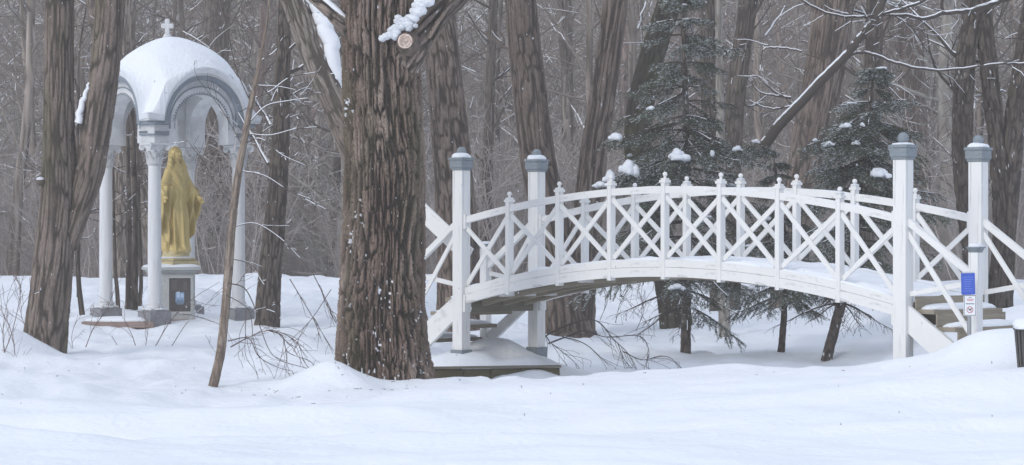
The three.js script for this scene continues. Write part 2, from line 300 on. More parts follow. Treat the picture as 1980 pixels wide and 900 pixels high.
    OFF.forEach(([ox, oz], side) => {
      const sh = new THREE.Shape([[0.07, 0.89], [0.98, 0.25], [0.98, 0.05], side && !e ? [0.95, 0.1] : [0.8, 0.05], [0.07, side && !e ? 0.76 : 0.62]].map(([s, y]) => new THREE.Vector2(at(s) + ox, y)));
      part('stair_stringer', new THREE.ExtrudeGeometry(sh, { depth: 0.05, bevelEnabled: false }).translate(0, 0, oz - 0.025), M.white, bridge);
      const n = part('newel_post', rbox(0.1, 1.5, 0.1, 0.005), M.white, bridge, [at(0.8) + ox, 0.66, oz]);
      part('newel_cap', mergeGeometries([new THREE.CylinderGeometry(0.088, 0.062, 0.045, 4, 1).rotateY(PI / 4).translate(0, 0.77, 0), rbox(0.14, 0.012, 0.14, 0.004).translate(0, 0.798, 0)].map(g => { const q = g.index ? g.toNonIndexed() : g; return q; })), M.greyPaint, n);
      part('cap_snow', lump(0.13, 0.03, 0.13, side + e * 4), M.snow, n, [0, 0.805, 0]);
      board(at(0.06) + ox, 1.71, at(0.76) + ox, 1.2, 0.065, 0.055, oz, M.white, 'handrail');
      board(at(0.06) + ox, 1.6, at(0.76) + ox, 0.62, 0.05, 0.02, oz + 0.011, M.white, 'brace');
      board(at(0.06) + ox, 1.0, at(0.76) + ox, 1.12, 0.05, 0.02, oz - 0.011, M.white, 'brace');
    });
  }
  board(0.03, 1.33, -1.0, 2.05, 0.2, 0.03, -0.1, M.white, 'barrier_plank');
}
{ // low timber wall that holds the bank by the bridge
  const a = P(838, 722, 25.45), b = P(1082, 722, 25.75), L = hypot(b.x - a.x, b.z - a.z), t = thing('retaining_wall', 'low mossy timber retaining wall in the snow below the bridge posts', 'wall', [(a.x + b.x) / 2, 0, (a.z + b.z) / 2], -Math.atan2(b.z - a.z, b.x - a.x));
  const r = rng(5); let x = -L / 2;
  while (x < L / 2 - 0.02) { const w = min(0.16 + 0.24 * r(), L / 2 - x); part('plank', rbox(w - 0.006, 0.3 + 0.006 * r(), 0.045, 0.004), M.mossWood, t, [x + w / 2, -0.05, 0.003 * r()]); x += w; }
  part('top_board', rbox(L + 0.02, 0.025, 0.11, 0.005), M.wood, t, [0, 0.118, -0.01]);
}
// ---------------------------------------------------------------- notice sign and bin by the stairs
{
  const p = P(1875, 640, 21.95), t = thing('notice_sign', 'thin grey metal post with a blue notice above a small white no dogs sign', 'sign', [p.x, 0.3, p.z], 0.06);
  part('post', new THREE.CylinderGeometry(0.02, 0.02, 0.9, 14), M.metal, t, [0, 0.42, 0]);
  const s = FPX / 21.95, at = (px, py) => [(px - 1875) / s, EYE - (py - CY) / s - 0.3];
  const canvas = (w, h, f) => { const c = document.createElement('canvas'); c.width = w; c.height = h; f(c.getContext('2d'), w, h); const x = new THREE.CanvasTexture(c); x.colorSpace = THREE.SRGBColorSpace; return x; };
  const blue = canvas(128, 200, (g, w, h) => { g.fillStyle = '#3f5ec0'; g.fillRect(0, 0, w, h); g.fillStyle = '#7f97dd'; for (let k = 0; k < 7; k++) g.fillRect(16 + k % 2 * 6, 38 + k * 21, 92 - (k * 37) % 30, 4); });
  const white = canvas(128, 208, (g, w, h) => {
    g.fillStyle = '#eceef0'; g.fillRect(0, 0, w, h); g.strokeStyle = '#39404a'; g.lineWidth = 5; g.strokeRect(7, 7, w - 14, h - 14);
    g.fillStyle = '#555b66'; g.fillRect(50, 24, 28, 5); g.fillStyle = '#c05a60'; g.fillRect(30, 40, 70, 6); g.fillRect(34, 54, 62, 6); g.fillStyle = '#4b515c'; g.fillRect(22, 84, 84, 8);
    g.strokeStyle = '#b8434c'; g.lineWidth = 6; g.beginPath(); g.arc(64, 146, 30, 0, PI * 2); g.stroke(); g.beginPath(); g.moveTo(44, 125); g.lineTo(84, 168); g.stroke();
    g.fillStyle = '#3a3f48'; g.fillRect(52, 138, 26, 10); g.fillRect(74, 130, 10, 10); g.fillRect(54, 146, 4, 14); g.fillRect(72, 146, 4, 14); g.fillRect(48, 132, 4, 10);
  });
  const panel = (name, tex, x, y, w, h, z, tilt) => {
    const sh = new THREE.Shape(), r = 0.012; sh.moveTo(-w / 2 + r, -h / 2); sh.lineTo(w / 2 - r, -h / 2); sh.quadraticCurveTo(w / 2, -h / 2, w / 2, -h / 2 + r); sh.lineTo(w / 2, h / 2 - r); sh.quadraticCurveTo(w / 2, h / 2, w / 2 - r, h / 2); sh.lineTo(-w / 2 + r, h / 2); sh.quadraticCurveTo(-w / 2, h / 2, -w / 2, h / 2 - r); sh.lineTo(-w / 2, -h / 2 + r); sh.quadraticCurveTo(-w / 2, -h / 2, -w / 2 + r, -h / 2);
    const g = new THREE.ExtrudeGeometry(sh, { depth: 0.006, bevelEnabled: false }), q = g.attributes.position, uv = g.attributes.uv; for (let i = 0; i < q.count; i++) uv.setXY(i, q.getX(i) / w + 0.5, q.getY(i) / h + 0.5);
    return part(name, g, new THREE.MeshStandardMaterial({ map: tex, roughness: 0.4 }), t, [x, y, z], [0, 0, tilt]);
  };
  let [x, y] = at(1871, 549); const b = panel('blue_notice', blue, x, y, 27 / s, 42 / s, 0.03, 0.02); b.userData.label = 'blue printed notice';
  part('notice_snow', new THREE.CapsuleGeometry(0.007, 0.1, 4, 8).rotateZ(PI / 2), M.snow, b, [0, 21.5 / s, 0.003]);
  [x, y] = at(1875, 591); panel('sign_panel', white, x, y, 25 / s, 41 / s, 0.022, -0.01).userData.label = 'white sign with red prohibition ring over a dog';
}
{
  const d = 20.3, c = P(2001, 642, d), t = thing('litter_bin', 'dark slatted metal litter bin with snow on top by the road', 'litter bin', [c.x, 0.3, c.z]);
  const R0 = 0.13, R1 = 0.17, H = 0.46;
  for (let k = 0; k < 22; k++) { const a = k / 22 * 2 * PI, b = part('slat', rbox(0.026, H, 0.008, 0.003), M.binMetal, t, [sin(a) * (R0 + R1) / 2, H / 2, cos(a) * (R0 + R1) / 2]); b.rotation.set(Math.atan((R1 - R0) / H), a, 0, 'YXZ'); }
  part('liner', new THREE.CylinderGeometry(R1 - 0.025, R0 - 0.025, H - 0.02, 28, 1), M.binMetal, t, [0, H / 2, 0]);
  part('rim', new THREE.TorusGeometry(R1 + 0.004, 0.012, 8, 40).rotateX(PI / 2), M.binMetal, t, [0, H, 0]);
  const g = new THREE.SphereGeometry(1, 32, 16), p = g.attributes.position; for (let i = 0; i < p.count; i++) { const x = p.getX(i), y = p.getY(i), z = p.getZ(i), k = 1 + 0.14 * noise(x * 1.4 + 3, y * 1.4, z * 1.4); p.setXYZ(i, x * 0.2 * k, max(y, -0.1) * 0.09 * k, z * 0.2 * k); } g.computeVertexNormals();
  part('bin_snow', g, M.snow, t, [0, H + 0.01, 0]);
}

// ---------------------------------------------------------------- pavilion
const PAV = V(-5.12, 0.28, -35.01), PTURN = 39 * PI / 180;
{
  const t = thing('pavilion', 'small open white pavilion of four columns under a snow covered dome and grey arches', 'pavilion', PAV, PTURN), Y = y => y - 0.28, S = 0.72;
  const lathe = (pts, n = 20) => new THREE.LatheGeometry(pts.map(([r, y]) => new THREE.Vector2(r, y)), n);
  const shaftG = lathe([[0.115, 0.2], [0.13, 0.215], [0.13, 0.235], [0.116, 0.25], [0.125, 0.262], [0.106, 0.28], [0.1, 0.3], [0.1, 1.0], [0.092, 2.28], [0.102, 2.295], [0.094, 2.31]], 28);
  const bell = lathe([[0.098, 0], [0.1, 0.08], [0.108, 0.16], [0.13, 0.24], [0.165, 0.285]], 24);
  const caps = [bell];
  for (let k = 0; k < 16; k++) {                                   // two rings of leaves with curling tips
    const up = k >= 8, a = (k % 8 + (up ? 0.5 : 0)) / 8 * 2 * PI, h = up ? 0.21 : 0.12, pts = [];
    for (let i = 0; i <= 5; i++) { const f = i / 5, r = 0.1 + (up ? 0.07 : 0.05) * f * f * f + 0.006, y = h * (f < 0.85 ? f / 0.85 : 1 - (f - 0.85) * 0.8), w = 0.032 * (1 - 0.5 * f); pts.push([r, y, w]); }
    const p = [], idx = []; pts.forEach(([r, y, w], i) => { for (const s of [-1, 0, 1]) { const rr = r + (s ? -0.006 : 0.012), x = s * w; p.push(cos(a) * rr - sin(a) * x, y, sin(a) * rr + cos(a) * x); } if (i) for (let s = 0; s < 2; s++) { const q = (i - 1) * 3 + s; idx.push(q, q + 3, q + 1, q + 1, q + 3, q + 4); } });
    const g = new THREE.BufferGeometry(); g.setAttribute('position', new THREE.Float32BufferAttribute(p, 3)); g.setIndex(idx); g.computeVertexNormals(); g.setAttribute('uv', new THREE.Float32BufferAttribute(new Float32Array(p.length / 3 * 2), 2)); caps.push(g);
  }
  for (let k = 0; k < 4; k++) { const a = PI / 4 + k * PI / 2; caps.push(new THREE.TorusGeometry(0.032, 0.016, 8, 14).rotateY(-a).translate(cos(a) * 0.19, 0.255, sin(a) * 0.19), new THREE.SphereGeometry(0.022, 10, 8).translate(cos(a) * 0.19, 0.255, sin(a) * 0.19)); }
  const capG = mergeGeometries(caps.map(g => g.index ? g.toNonIndexed() : g)), abacus = rbox(0.33, 0.03, 0.33, 0.008), plinthG = rbox(0.36, 0.24, 0.36, 0.012), torus = rbox(0.29, 0.04, 0.29, 0.012);
  const chamfer = (h, w, c, y, i = 0.14) => { const s = new THREE.Shape([[-i, -i], [w, -i], [w, w - c], [w - c, w], [-i, w]].map(q => new THREE.Vector2(...q))); return new THREE.ExtrudeGeometry(s, { depth: h, bevelEnabled: false }).rotateX(-PI / 2).translate(0, y, 0); };
  for (const [i, sx, sz] of [[0, -1, 1], [1, 1, 1], [2, 1, -1], [3, -1, -1]]) {
    const col = part('column', shaftG, M.whiteStone, t, [sx * S, 0, sz * S]);
    part('plinth', plinthG, M.plinth, col, [0, 0.06, 0]); part('column_base', torus, M.whiteStone, col, [0, 0.198, 0]);
    part('capital', capG, M.whiteStone, col, [0, 2.31, 0]); part('abacus', abacus, M.whiteStone, col, [0, 2.611, 0]);
    part('plinth_snow', new THREE.TorusGeometry(0.15, 0.022, 8, 24).rotateX(PI / 2).scale(1, 0.8, 1), M.snow, col, [0, 0.2, 0]);
    const turn = [PI, -PI / 2, 0, PI / 2][i], pier = part('corner_pier', mergeGeometries([chamfer(0.11, 0.15, 0.06, Y(2.907)), chamfer(0.05, 0.165, 0.06, Y(3.04)), chamfer(0.08, 0.155, 0.06, Y(3.09)), new THREE.ExtrudeGeometry(new THREE.Shape([[-0.148, -0.148], [0, -0.148], [0, 0], [-0.148, 0]].map(q => new THREE.Vector2(...q))), { depth: 0.92, bevelEnabled: false }).rotateX(-PI / 2).translate(0, Y(2.905), 0)]), M.whiteStone, t, [sx * S, 0, sz * S], [0, turn, 0]);
    part('pier_moulding', chamfer(0.02, 0.185, 0.07, Y(3.019)), M.greyStone, pier); part('corner_band', chamfer(0.1, 0.215, 0.08, Y(3.172)), M.greyStone, pier);
    const rows = []; for (let k = -4; k <= 4; k++) for (const q of [0, 1]) rows.push(box(0.016, 0.03, 0.012).translate(q ? 0.171 : k * 0.027 - 0.03, Y(3.065), q ? k * 0.027 + 0.03 : -0.171)); part('dentils', mergeGeometries(rows), M.greyStone, pier).userData.kind = 'stuff';
  }
  const arcPts = (r, cy, a0, a1, n) => Array.from({ length: n + 1 }, (_, k) => { const a = lerp(a0, a1, k / n); return new THREE.Vector2(cos(a) * r, Y(cy) + sin(a) * r); });
  const q1 = Math.acos(0.575 / 0.655);
  const wallS = new THREE.Shape([new THREE.Vector2(0.575, Y(2.91)), ...arcPts(0.655, 3.26, q1, PI - q1, 28), new THREE.Vector2(-0.575, Y(2.91)), new THREE.Vector2(-0.455, Y(2.91)), ...arcPts(0.455, 3.18, PI, 0, 28), new THREE.Vector2(0.455, Y(2.91))]);
  const wallG = new THREE.ExtrudeGeometry(wallS, { depth: 0.27, bevelEnabled: false }).translate(0, 0, 0.585);
  const ring = (r0, r1, cy, down, d0, d1) => new THREE.ExtrudeGeometry(new THREE.Shape([new THREE.Vector2(r1, Y(down)), ...arcPts(r1, cy, 0, PI, 32), new THREE.Vector2(-r1, Y(down)), new THREE.Vector2(-r0, Y(down)), ...arcPts(r0, cy, PI, 0, 32), new THREE.Vector2(r0, Y(down))]), { depth: d1 - d0, bevelEnabled: false }).translate(0, 0, d0);
  const hood = ring(0.59, 0.68, 3.26, 3.18, 0.82, 0.945), bead = ring(0.535, 0.55, 3.21, 3.12, 0.84, 0.868), bead2 = ring(0.458, 0.468, 3.182, 3.12, 0.845, 0.864);
  const teeth = []; for (let k = 1; k < 34; k++) { const a = PI * k / 34; teeth.push(box(0.02, 0.014, 0.012).translate(0.48, 0, 0).rotateZ(a).translate(0, Y(3.182), 0.858)); }
  const teethG = mergeGeometries(teeth);
  for (let k = 0; k < 4; k++) {
    const w = part('arch_wall', wallG, M.whiteStone, t, [0, 0, 0], [0, k * PI / 2, 0]);
    part('hood_mould', hood, M.greyStone, w); part('arch_bead', bead, M.greyStone, w); part('arch_bead', bead2, M.greyStone, w); part('dentils', teethG, M.greyStone, w).userData.kind = 'stuff';
  }
  const field = (lift, a) => {
    const n = 72, p = [], uv = [], idx = [];
    for (let j = 0; j <= n; j++) for (let i = 0; i <= n; i++) {
      const u = (i / n * 2 - 1) * a, v = (j / n * 2 - 1) * a, r2 = u * u + v * v;
      const e = q => 3.275 + sqrt(max(0, 0.69 * 0.69 - q * q)), dome = 4.5 - 0.545 * r2;
      const tu = sstep(0, 0.4, a - abs(u)), tv = sstep(0, 0.4, a - abs(v));
      const X = lerp(lerp(e(v), dome, tu), lerp(e(u), dome, tu), 1 - tv), kk = 0.16, hh = clamp(0.5 + 0.5 * (X - dome) / kk); let y = lerp(X, dome, hh) - kk * hh * (1 - hh) * 0.6;
      if (abs(u) > a - 1e-6 && abs(v) < a - 1e-6) y = min(e(v), dome); if (abs(v) > a - 1e-6) y = abs(u) > a - 1e-6 ? 3.275 : min(e(u), dome);
      y += lift * (1 + 0.5 * noise(u * 2, v * 2, 4)) + (lift ? 0.025 * fbm(u * 1.6, v * 1.6, 9, 3) : 0); p.push(u, Y(y), v); uv.push(u, v);
    }
    for (let j = 0; j < n; j++) for (let i = 0; i < n; i++) { const q = j * (n + 1) + i; idx.push(q, q + n + 1, q + 1, q + 1, q + n + 1, q + n + 2); }
    const rim = []; for (let i = 0; i <= n; i++) rim.push(i); for (let j = 1; j <= n; j++) rim.push(j * (n + 1) + n); for (let i = n - 1; i >= 0; i--) rim.push(n * (n + 1) + i); for (let j = n - 1; j > 0; j--) rim.push(j * (n + 1));
    const base = p.length / 3; for (const q of rim) { p.push(p[q * 3] * 0.985, p[q * 3 + 1] - 0.05 - lift * 0.6, p[q * 3 + 2] * 0.985); uv.push(0, 0); }
    for (let k = 0; k < rim.length; k++) { const b = (k + 1) % rim.length; idx.push(rim[k], rim[b], base + k, rim[b], base + b, base + k); }
    const g = new THREE.BufferGeometry(); g.setAttribute('position', new THREE.Float32BufferAttribute(p, 3)); g.setAttribute('uv', new THREE.Float32BufferAttribute(uv, 2)); g.setIndex(idx); g.computeVertexNormals(); return g;
  };
  part('dome_roof', field(0, 0.965), M.whiteStone, t); part('roof_snow', field(0.06, 0.978), M.snow, t);
  part('roof_cross', mergeGeometries([rbox(0.075, 0.3, 0.06, 0.02).translate(0, 0.15, 0), rbox(0.19, 0.075, 0.056, 0.02).translate(0, 0.19, 0), new THREE.CylinderGeometry(0.05, 0.09, 0.1, 16).translate(0, 0.02, 0).toNonIndexed()].map(g => g.index ? g.toNonIndexed() : g)), M.whiteStone, t, [-0.05, Y(4.52), -0.05], [0, -PTURN, 0]);
  part('step_slab', rbox(1.05, 0.09, 0.5, 0.01), M.redSlab, t, [-1.12, -0.02, 0.42], [0, -PTURN * 0.98, 0]);
  part('slab_snow', new THREE.SphereGeometry(1, 24, 12).scale(0.52, 0.07, 0.24), M.snow, t, [-1.12, 0.03, 0.42], [0, -PTURN * 0.98, 0]);
}
{ // pedestal with its dark plaque
  const t = thing('pedestal', 'grey stone pedestal with dark plaque under the gilded statue', 'pedestal', [-5.13, 0.28, -35.0], 0.26), w = 0.64;
  part('body', rbox(w, 0.72, w, 0.01), M.pedestal, t, [0, 0.36, 0]); part('footing', rbox(w + 0.1, 0.08, w + 0.1, 0.01), M.redSlab, t, [0, -0.02, 0]);
  part('cornice', mergeGeometries([rbox(w + 0.07, 0.035, w + 0.07, 0.008).translate(0, 0.737, 0), rbox(w + 0.17, 0.05, w + 0.17, 0.012).translate(0, 0.779, 0)]), M.pedestal, t);
  const c = document.createElement('canvas'); c.width = 128; c.height = 192; const g = c.getContext('2d'); g.fillStyle = '#4c4644'; g.fillRect(0, 0, 128, 192);
  g.fillStyle = '#86a5c6'; g.fillRect(38, 82, 52, 58); g.fillStyle = '#b9cbe0'; g.fillRect(44, 78, 20, 34); g.fillRect(70, 90, 16, 22); g.fillStyle = '#6f7f95'; g.fillRect(44, 126, 42, 26); g.fillStyle = '#5c5654'; g.fillRect(14, 10, 30, 60); g.fillRect(84, 20, 22, 50);
  const tx = new THREE.CanvasTexture(c); tx.colorSpace = THREE.SRGBColorSpace;
  const fr = part('panel_frame', mergeGeometries([box(0.4, 0.04, 0.02).translate(0, 0.27, 0), box(0.4, 0.04, 0.02).translate(0, -0.27, 0), box(0.04, 0.5, 0.02).translate(-0.18, 0, 0), box(0.04, 0.5, 0.02).translate(0.18, 0, 0)]), M.pedestal, t, [0.09, 0.39, w / 2 + 0.01]);
  part('plaque', box(0.318, 0.498, 0.012), new THREE.MeshPhysicalMaterial({ map: tx, roughness: 0.25, clearcoat: 0.4 }), fr, [0, 0, -0.002]);
  const s = new THREE.SphereGeometry(1, 30, 12), p = s.attributes.position; for (let i = 0; i < p.count; i++) { const x = p.getX(i), y = p.getY(i), z = p.getZ(i); p.setXYZ(i, Math.sign(x) * pow(abs(x), 0.5) * 0.42, max(y, -0.1) * 0.05, Math.sign(z) * pow(abs(z), 0.5) * 0.42); } s.computeVertexNormals(); part('ledge_snow', s, M.snow, t, [0, 0.803, 0]);
}
{ // gilded statue
  const t = thing('statue', 'gilded statue of a robed and veiled woman holding her lowered arms outward', 'statue', [-5.06, 1.1, -35.0], 0.8);
  part('plinth_step', mergeGeometries([rbox(0.5, 0.07, 0.5, 0.015).translate(0, 0.035, 0), rbox(0.42, 0.05, 0.42, 0.015).translate(0, 0.094, 0)]), M.paleGold, t);
  part('plinth_snow', new THREE.CylinderGeometry(0.2, 0.24, 0.035, 28), M.snow, t, [0, 0.13, 0]);
  part('drum', new THREE.CylinderGeometry(0.19, 0.215, 0.11, 36), M.paleGold, t, [0, 0.17, 0]);
  const smin = (a, b, k) => { const h = clamp(0.5 + 0.5 * (b - a) / k); return lerp(b, a, h) - k * h * (1 - h); };
  const caps = (x, y, z, a, b, ra, rb) => { const bx = b[0] - a[0], by = b[1] - a[1], bz = b[2] - a[2], px = x - a[0], py = y - a[1], pz = z - a[2], h = clamp((px * bx + py * by + pz * bz) / (bx * bx + by * by + bz * bz)); return hypot(px - bx * h, py - by * h, pz - bz * h) - lerp(ra, rb, h); };
  const ell = (x, y, z, c, r) => { const k = hypot((x - c[0]) / r[0], (y - c[1]) / r[1], (z - c[2]) / r[2]); return (k - 1) * min(...r); };
  const RX = [[0, 0.17], [0.06, 0.185], [0.3, 0.175], [0.6, 0.165], [0.85, 0.15], [1.0, 0.14], [1.12, 0.15], [1.24, 0.175], [1.31, 0.12], [1.36, 0.05], [1.44, 0.045]], RZ = [[0, 0.16], [0.06, 0.175], [0.3, 0.165], [0.6, 0.15], [0.85, 0.125], [1.0, 0.115], [1.12, 0.125], [1.24, 0.11], [1.31, 0.08], [1.36, 0.05], [1.44, 0.045]];
  const field = (x, y, z) => {
    const th = Math.atan2(x, z), rx = interp(y, RX), rz = interp(y, RZ), rr = 1 / hypot(sin(th) / rx, cos(th) / rz);
    const low = sstep(1.05, 0.5, y);
    let fold = (0.032 * sin(th * 9 + 2.2 * sin(y * 3.1) + 1.5 * noise(y * 2, 3, 1)) + 0.012 * sin(th * 17 + y * 5)) * low + 0.013 * sin(y * 26 + th * 5 + 3 * x) * (1 - low) * sstep(1.3, 1.15, y);
    let d = max((hypot(x, z) - rr - fold) * 0.8, y - 1.44, -y);
    d = smin(d, ell(x, y, z, [0, 0.03, 0.1], [0.15, 0.06, 0.13]), 0.05);
    d = smin(d, ell(x, y, z, [-0.05, 0.55, 0.1], [0.06, 0.2, 0.07]), 0.08);            // bent knee under the robe
    for (const s of [-1, 1]) {
      let a = caps(x, y, z, [s * 0.14, 1.22, 0], [s * 0.225, 1.01, 0.015], 0.062, 0.062);
      a = smin(a, caps(x, y, z, [s * 0.225, 1.01, 0.015], [s * 0.295, 0.87, 0.1], 0.066, 0.05), 0.05);
      d = smin(d, a + 0.006 * sin(y * 44 + x * 30) * sstep(1.12, 1.0, y), 0.04);
      // mantle hanging from the forearm
      const edge = interp(y, [[0.05, 0.11], [0.2, 0.25], [0.4, 0.36], [0.6, 0.41], [0.8, 0.41], [0.9, 0.37], [1.1, 0.27], [1.2, 0.2]]), ax = x * s;
      const wave = 0.045 * sin(ax * 40 + y * 4 + s) + 0.015 * sin(ax * 85 - y * 9);
      const sheet = max(abs(z - 0.02 - 0.05 * sstep(0.7, 0.95, y) - wave * sstep(0.1, 0.2, ax)) - 0.03, ax - edge, -ax, y - 1.0, 0.06 - y) * 0.7;
      d = smin(d, sheet, 0.015);
    }
    return d;
  };
  const head = (x, y, z) => {
    let d = ell(x, y, z, [0, 1.485, 0.012], [0.066, 0.09, 0.078]);
    d = smin(d, ell(x, y, z, [0, 1.44, 0.035], [0.045, 0.05, 0.05]), 0.03);
    d = smin(d, caps(x, y, z, [0, 1.5, 0.088], [0, 1.468, 0.106], 0.007, 0.013), 0.012);                                     // nose
    for (const s of [-1, 1]) { d = max(d, -ell(x, y, z, [s * 0.028, 1.493, 0.094], [0.018, 0.011, 0.014])); d = smin(d, ell(x, y, z, [s * 0.028, 1.492, 0.079], [0.013, 0.009, 0.01]), 0.004); d = smin(d, caps(x, y, z, [s * 0.012, 1.512, 0.088], [s * 0.045, 1.51, 0.07], 0.006, 0.005), 0.008); }
    d = smin(d, ell(x, y, z, [0, 1.445, 0.083], [0.02, 0.006, 0.01]), 0.006); d = max(d, -ell(x, y, z, [0, 1.4455, 0.096], [0.02, 0.002, 0.008]));
    d = smin(d, caps(x, y, z, [0, 1.3, 0], [0, 1.44, 0.005], 0.055, 0.046), 0.02);
    const veil = max(ell(x, y, z, [0, 1.48, -0.018], [0.098, 0.118, 0.105]), -ell(x, y, z, [0, 1.46, 0.07], [0.07, 0.1, 0.075]));
    d = smin(d, veil, 0.01);
    for (const s of [-1, 1]) d = smin(d, caps(x, y, z, [s * 0.086, 1.46, 0.0], [s * 0.13, 1.27, 0.035], 0.026, 0.045) + 0.004 * sin(y * 60 + x * 90), 0.025);
    d = smin(d, caps(x, y, z, [0, 1.45, -0.06], [0, 1.2, -0.08], 0.07, 0.11), 0.04);
    return d;
  };
  const hand = s => { // palm turned outward, fingers loosely bent
    const w = [s * 0.3, 0.868, 0.108], pa = [s * 0.325, 0.81, 0.155], tips = [], dirs = [[0.35, -0.8, 0.2], [0.42, -0.85, 0.34], [0.44, -0.84, 0.5], [0.4, -0.76, 0.64]], ls = [0.062, 0.074, 0.07, 0.055];
    dirs.forEach((q, k) => { const L = hypot(...q), b = [pa[0] + s * (k - 1.5) * 0.006, pa[1] - 0.012, pa[2] + (k - 1.5) * 0.02], m = [b[0] + s * q[0] / L * ls[k] * 0.55, b[1] + q[1] / L * ls[k] * 0.55, b[2] + q[2] / L * ls[k] * 0.55], e = [m[0] + s * 0.012, m[1] - ls[k] * 0.3, m[2] + 0.03]; tips.push([b, m, e]); });
    return (x, y, z) => { let d = smin(caps(x, y, z, w, pa, 0.026, 0.028), ell(x, y, z, pa, [0.024, 0.04, 0.042]), 0.02); for (const [b, m, e] of tips) d = min(smin(d, caps(x, y, z, b, m, 0.011, 0.0095), 0.006), caps(x, y, z, m, e, 0.0095, 0.0075)); d = smin(d, caps(x, y, z, [pa[0] - s * 0.01, pa[1] + 0.02, pa[2] + 0.03], [pa[0] + s * 0.005, pa[1] - 0.005, pa[2] + 0.075], 0.012, 0.009), 0.008); return d; };
  };
  const mesh = (f, c, h, res) => {                                         // march a field over the box c +- h
    const mc = new MarchingCubes(res, M.gold, false, false, 400000); mc.isolation = 0; const step = 2 / res;
    for (let k = 0; k < res; k++) for (let j = 0; j < res; j++) for (let i = 0; i < res; i++) mc.field[k * res * res + j * res + i] = -f(c[0] + h[0] * (i * step - 1), c[1] + h[1] * (j * step - 1), c[2] + h[2] * (k * step - 1)) * 20;
    mc.update(); const n = mc.count, src = mc.positionArray.slice(0, n * 3), g = new THREE.BufferGeometry(); for (let i = 0; i < n; i++) { src[i * 3] = c[0] + h[0] * src[i * 3]; src[i * 3 + 1] = c[1] + h[1] * src[i * 3 + 1]; src[i * 3 + 2] = c[2] + h[2] * src[i * 3 + 2]; }
    const nr = new Float32Array(n * 3), e = 0.002; for (let i = 0; i < n; i++) { const x = src[i * 3], y = src[i * 3 + 1], z = src[i * 3 + 2], v = V(f(x + e, y, z) - f(x - e, y, z), f(x, y + e, z) - f(x, y - e, z), f(x, y, z + e) - f(x, y, z - e)).normalize(); nr.set([v.x, v.y, v.z], i * 3); }
    g.setAttribute('position', new THREE.BufferAttribute(src, 3)); g.setAttribute('normal', new THREE.BufferAttribute(nr, 3)); return g;
  };
  part('figure', mergeGeometries([mesh(field, [0, 0.72, 0.02], [0.45, 0.78, 0.34], 110), mesh(head, [0, 1.4, 0.0], [0.21, 0.24, 0.21], 110), mesh(hand(1), [0.33, 0.8, 0.15], [0.11, 0.14, 0.13], 64), mesh(hand(-1), [-0.33, 0.8, 0.15], [0.11, 0.14, 0.13], 64)]), M.gold, t, [0, 0.2, 0]);
}

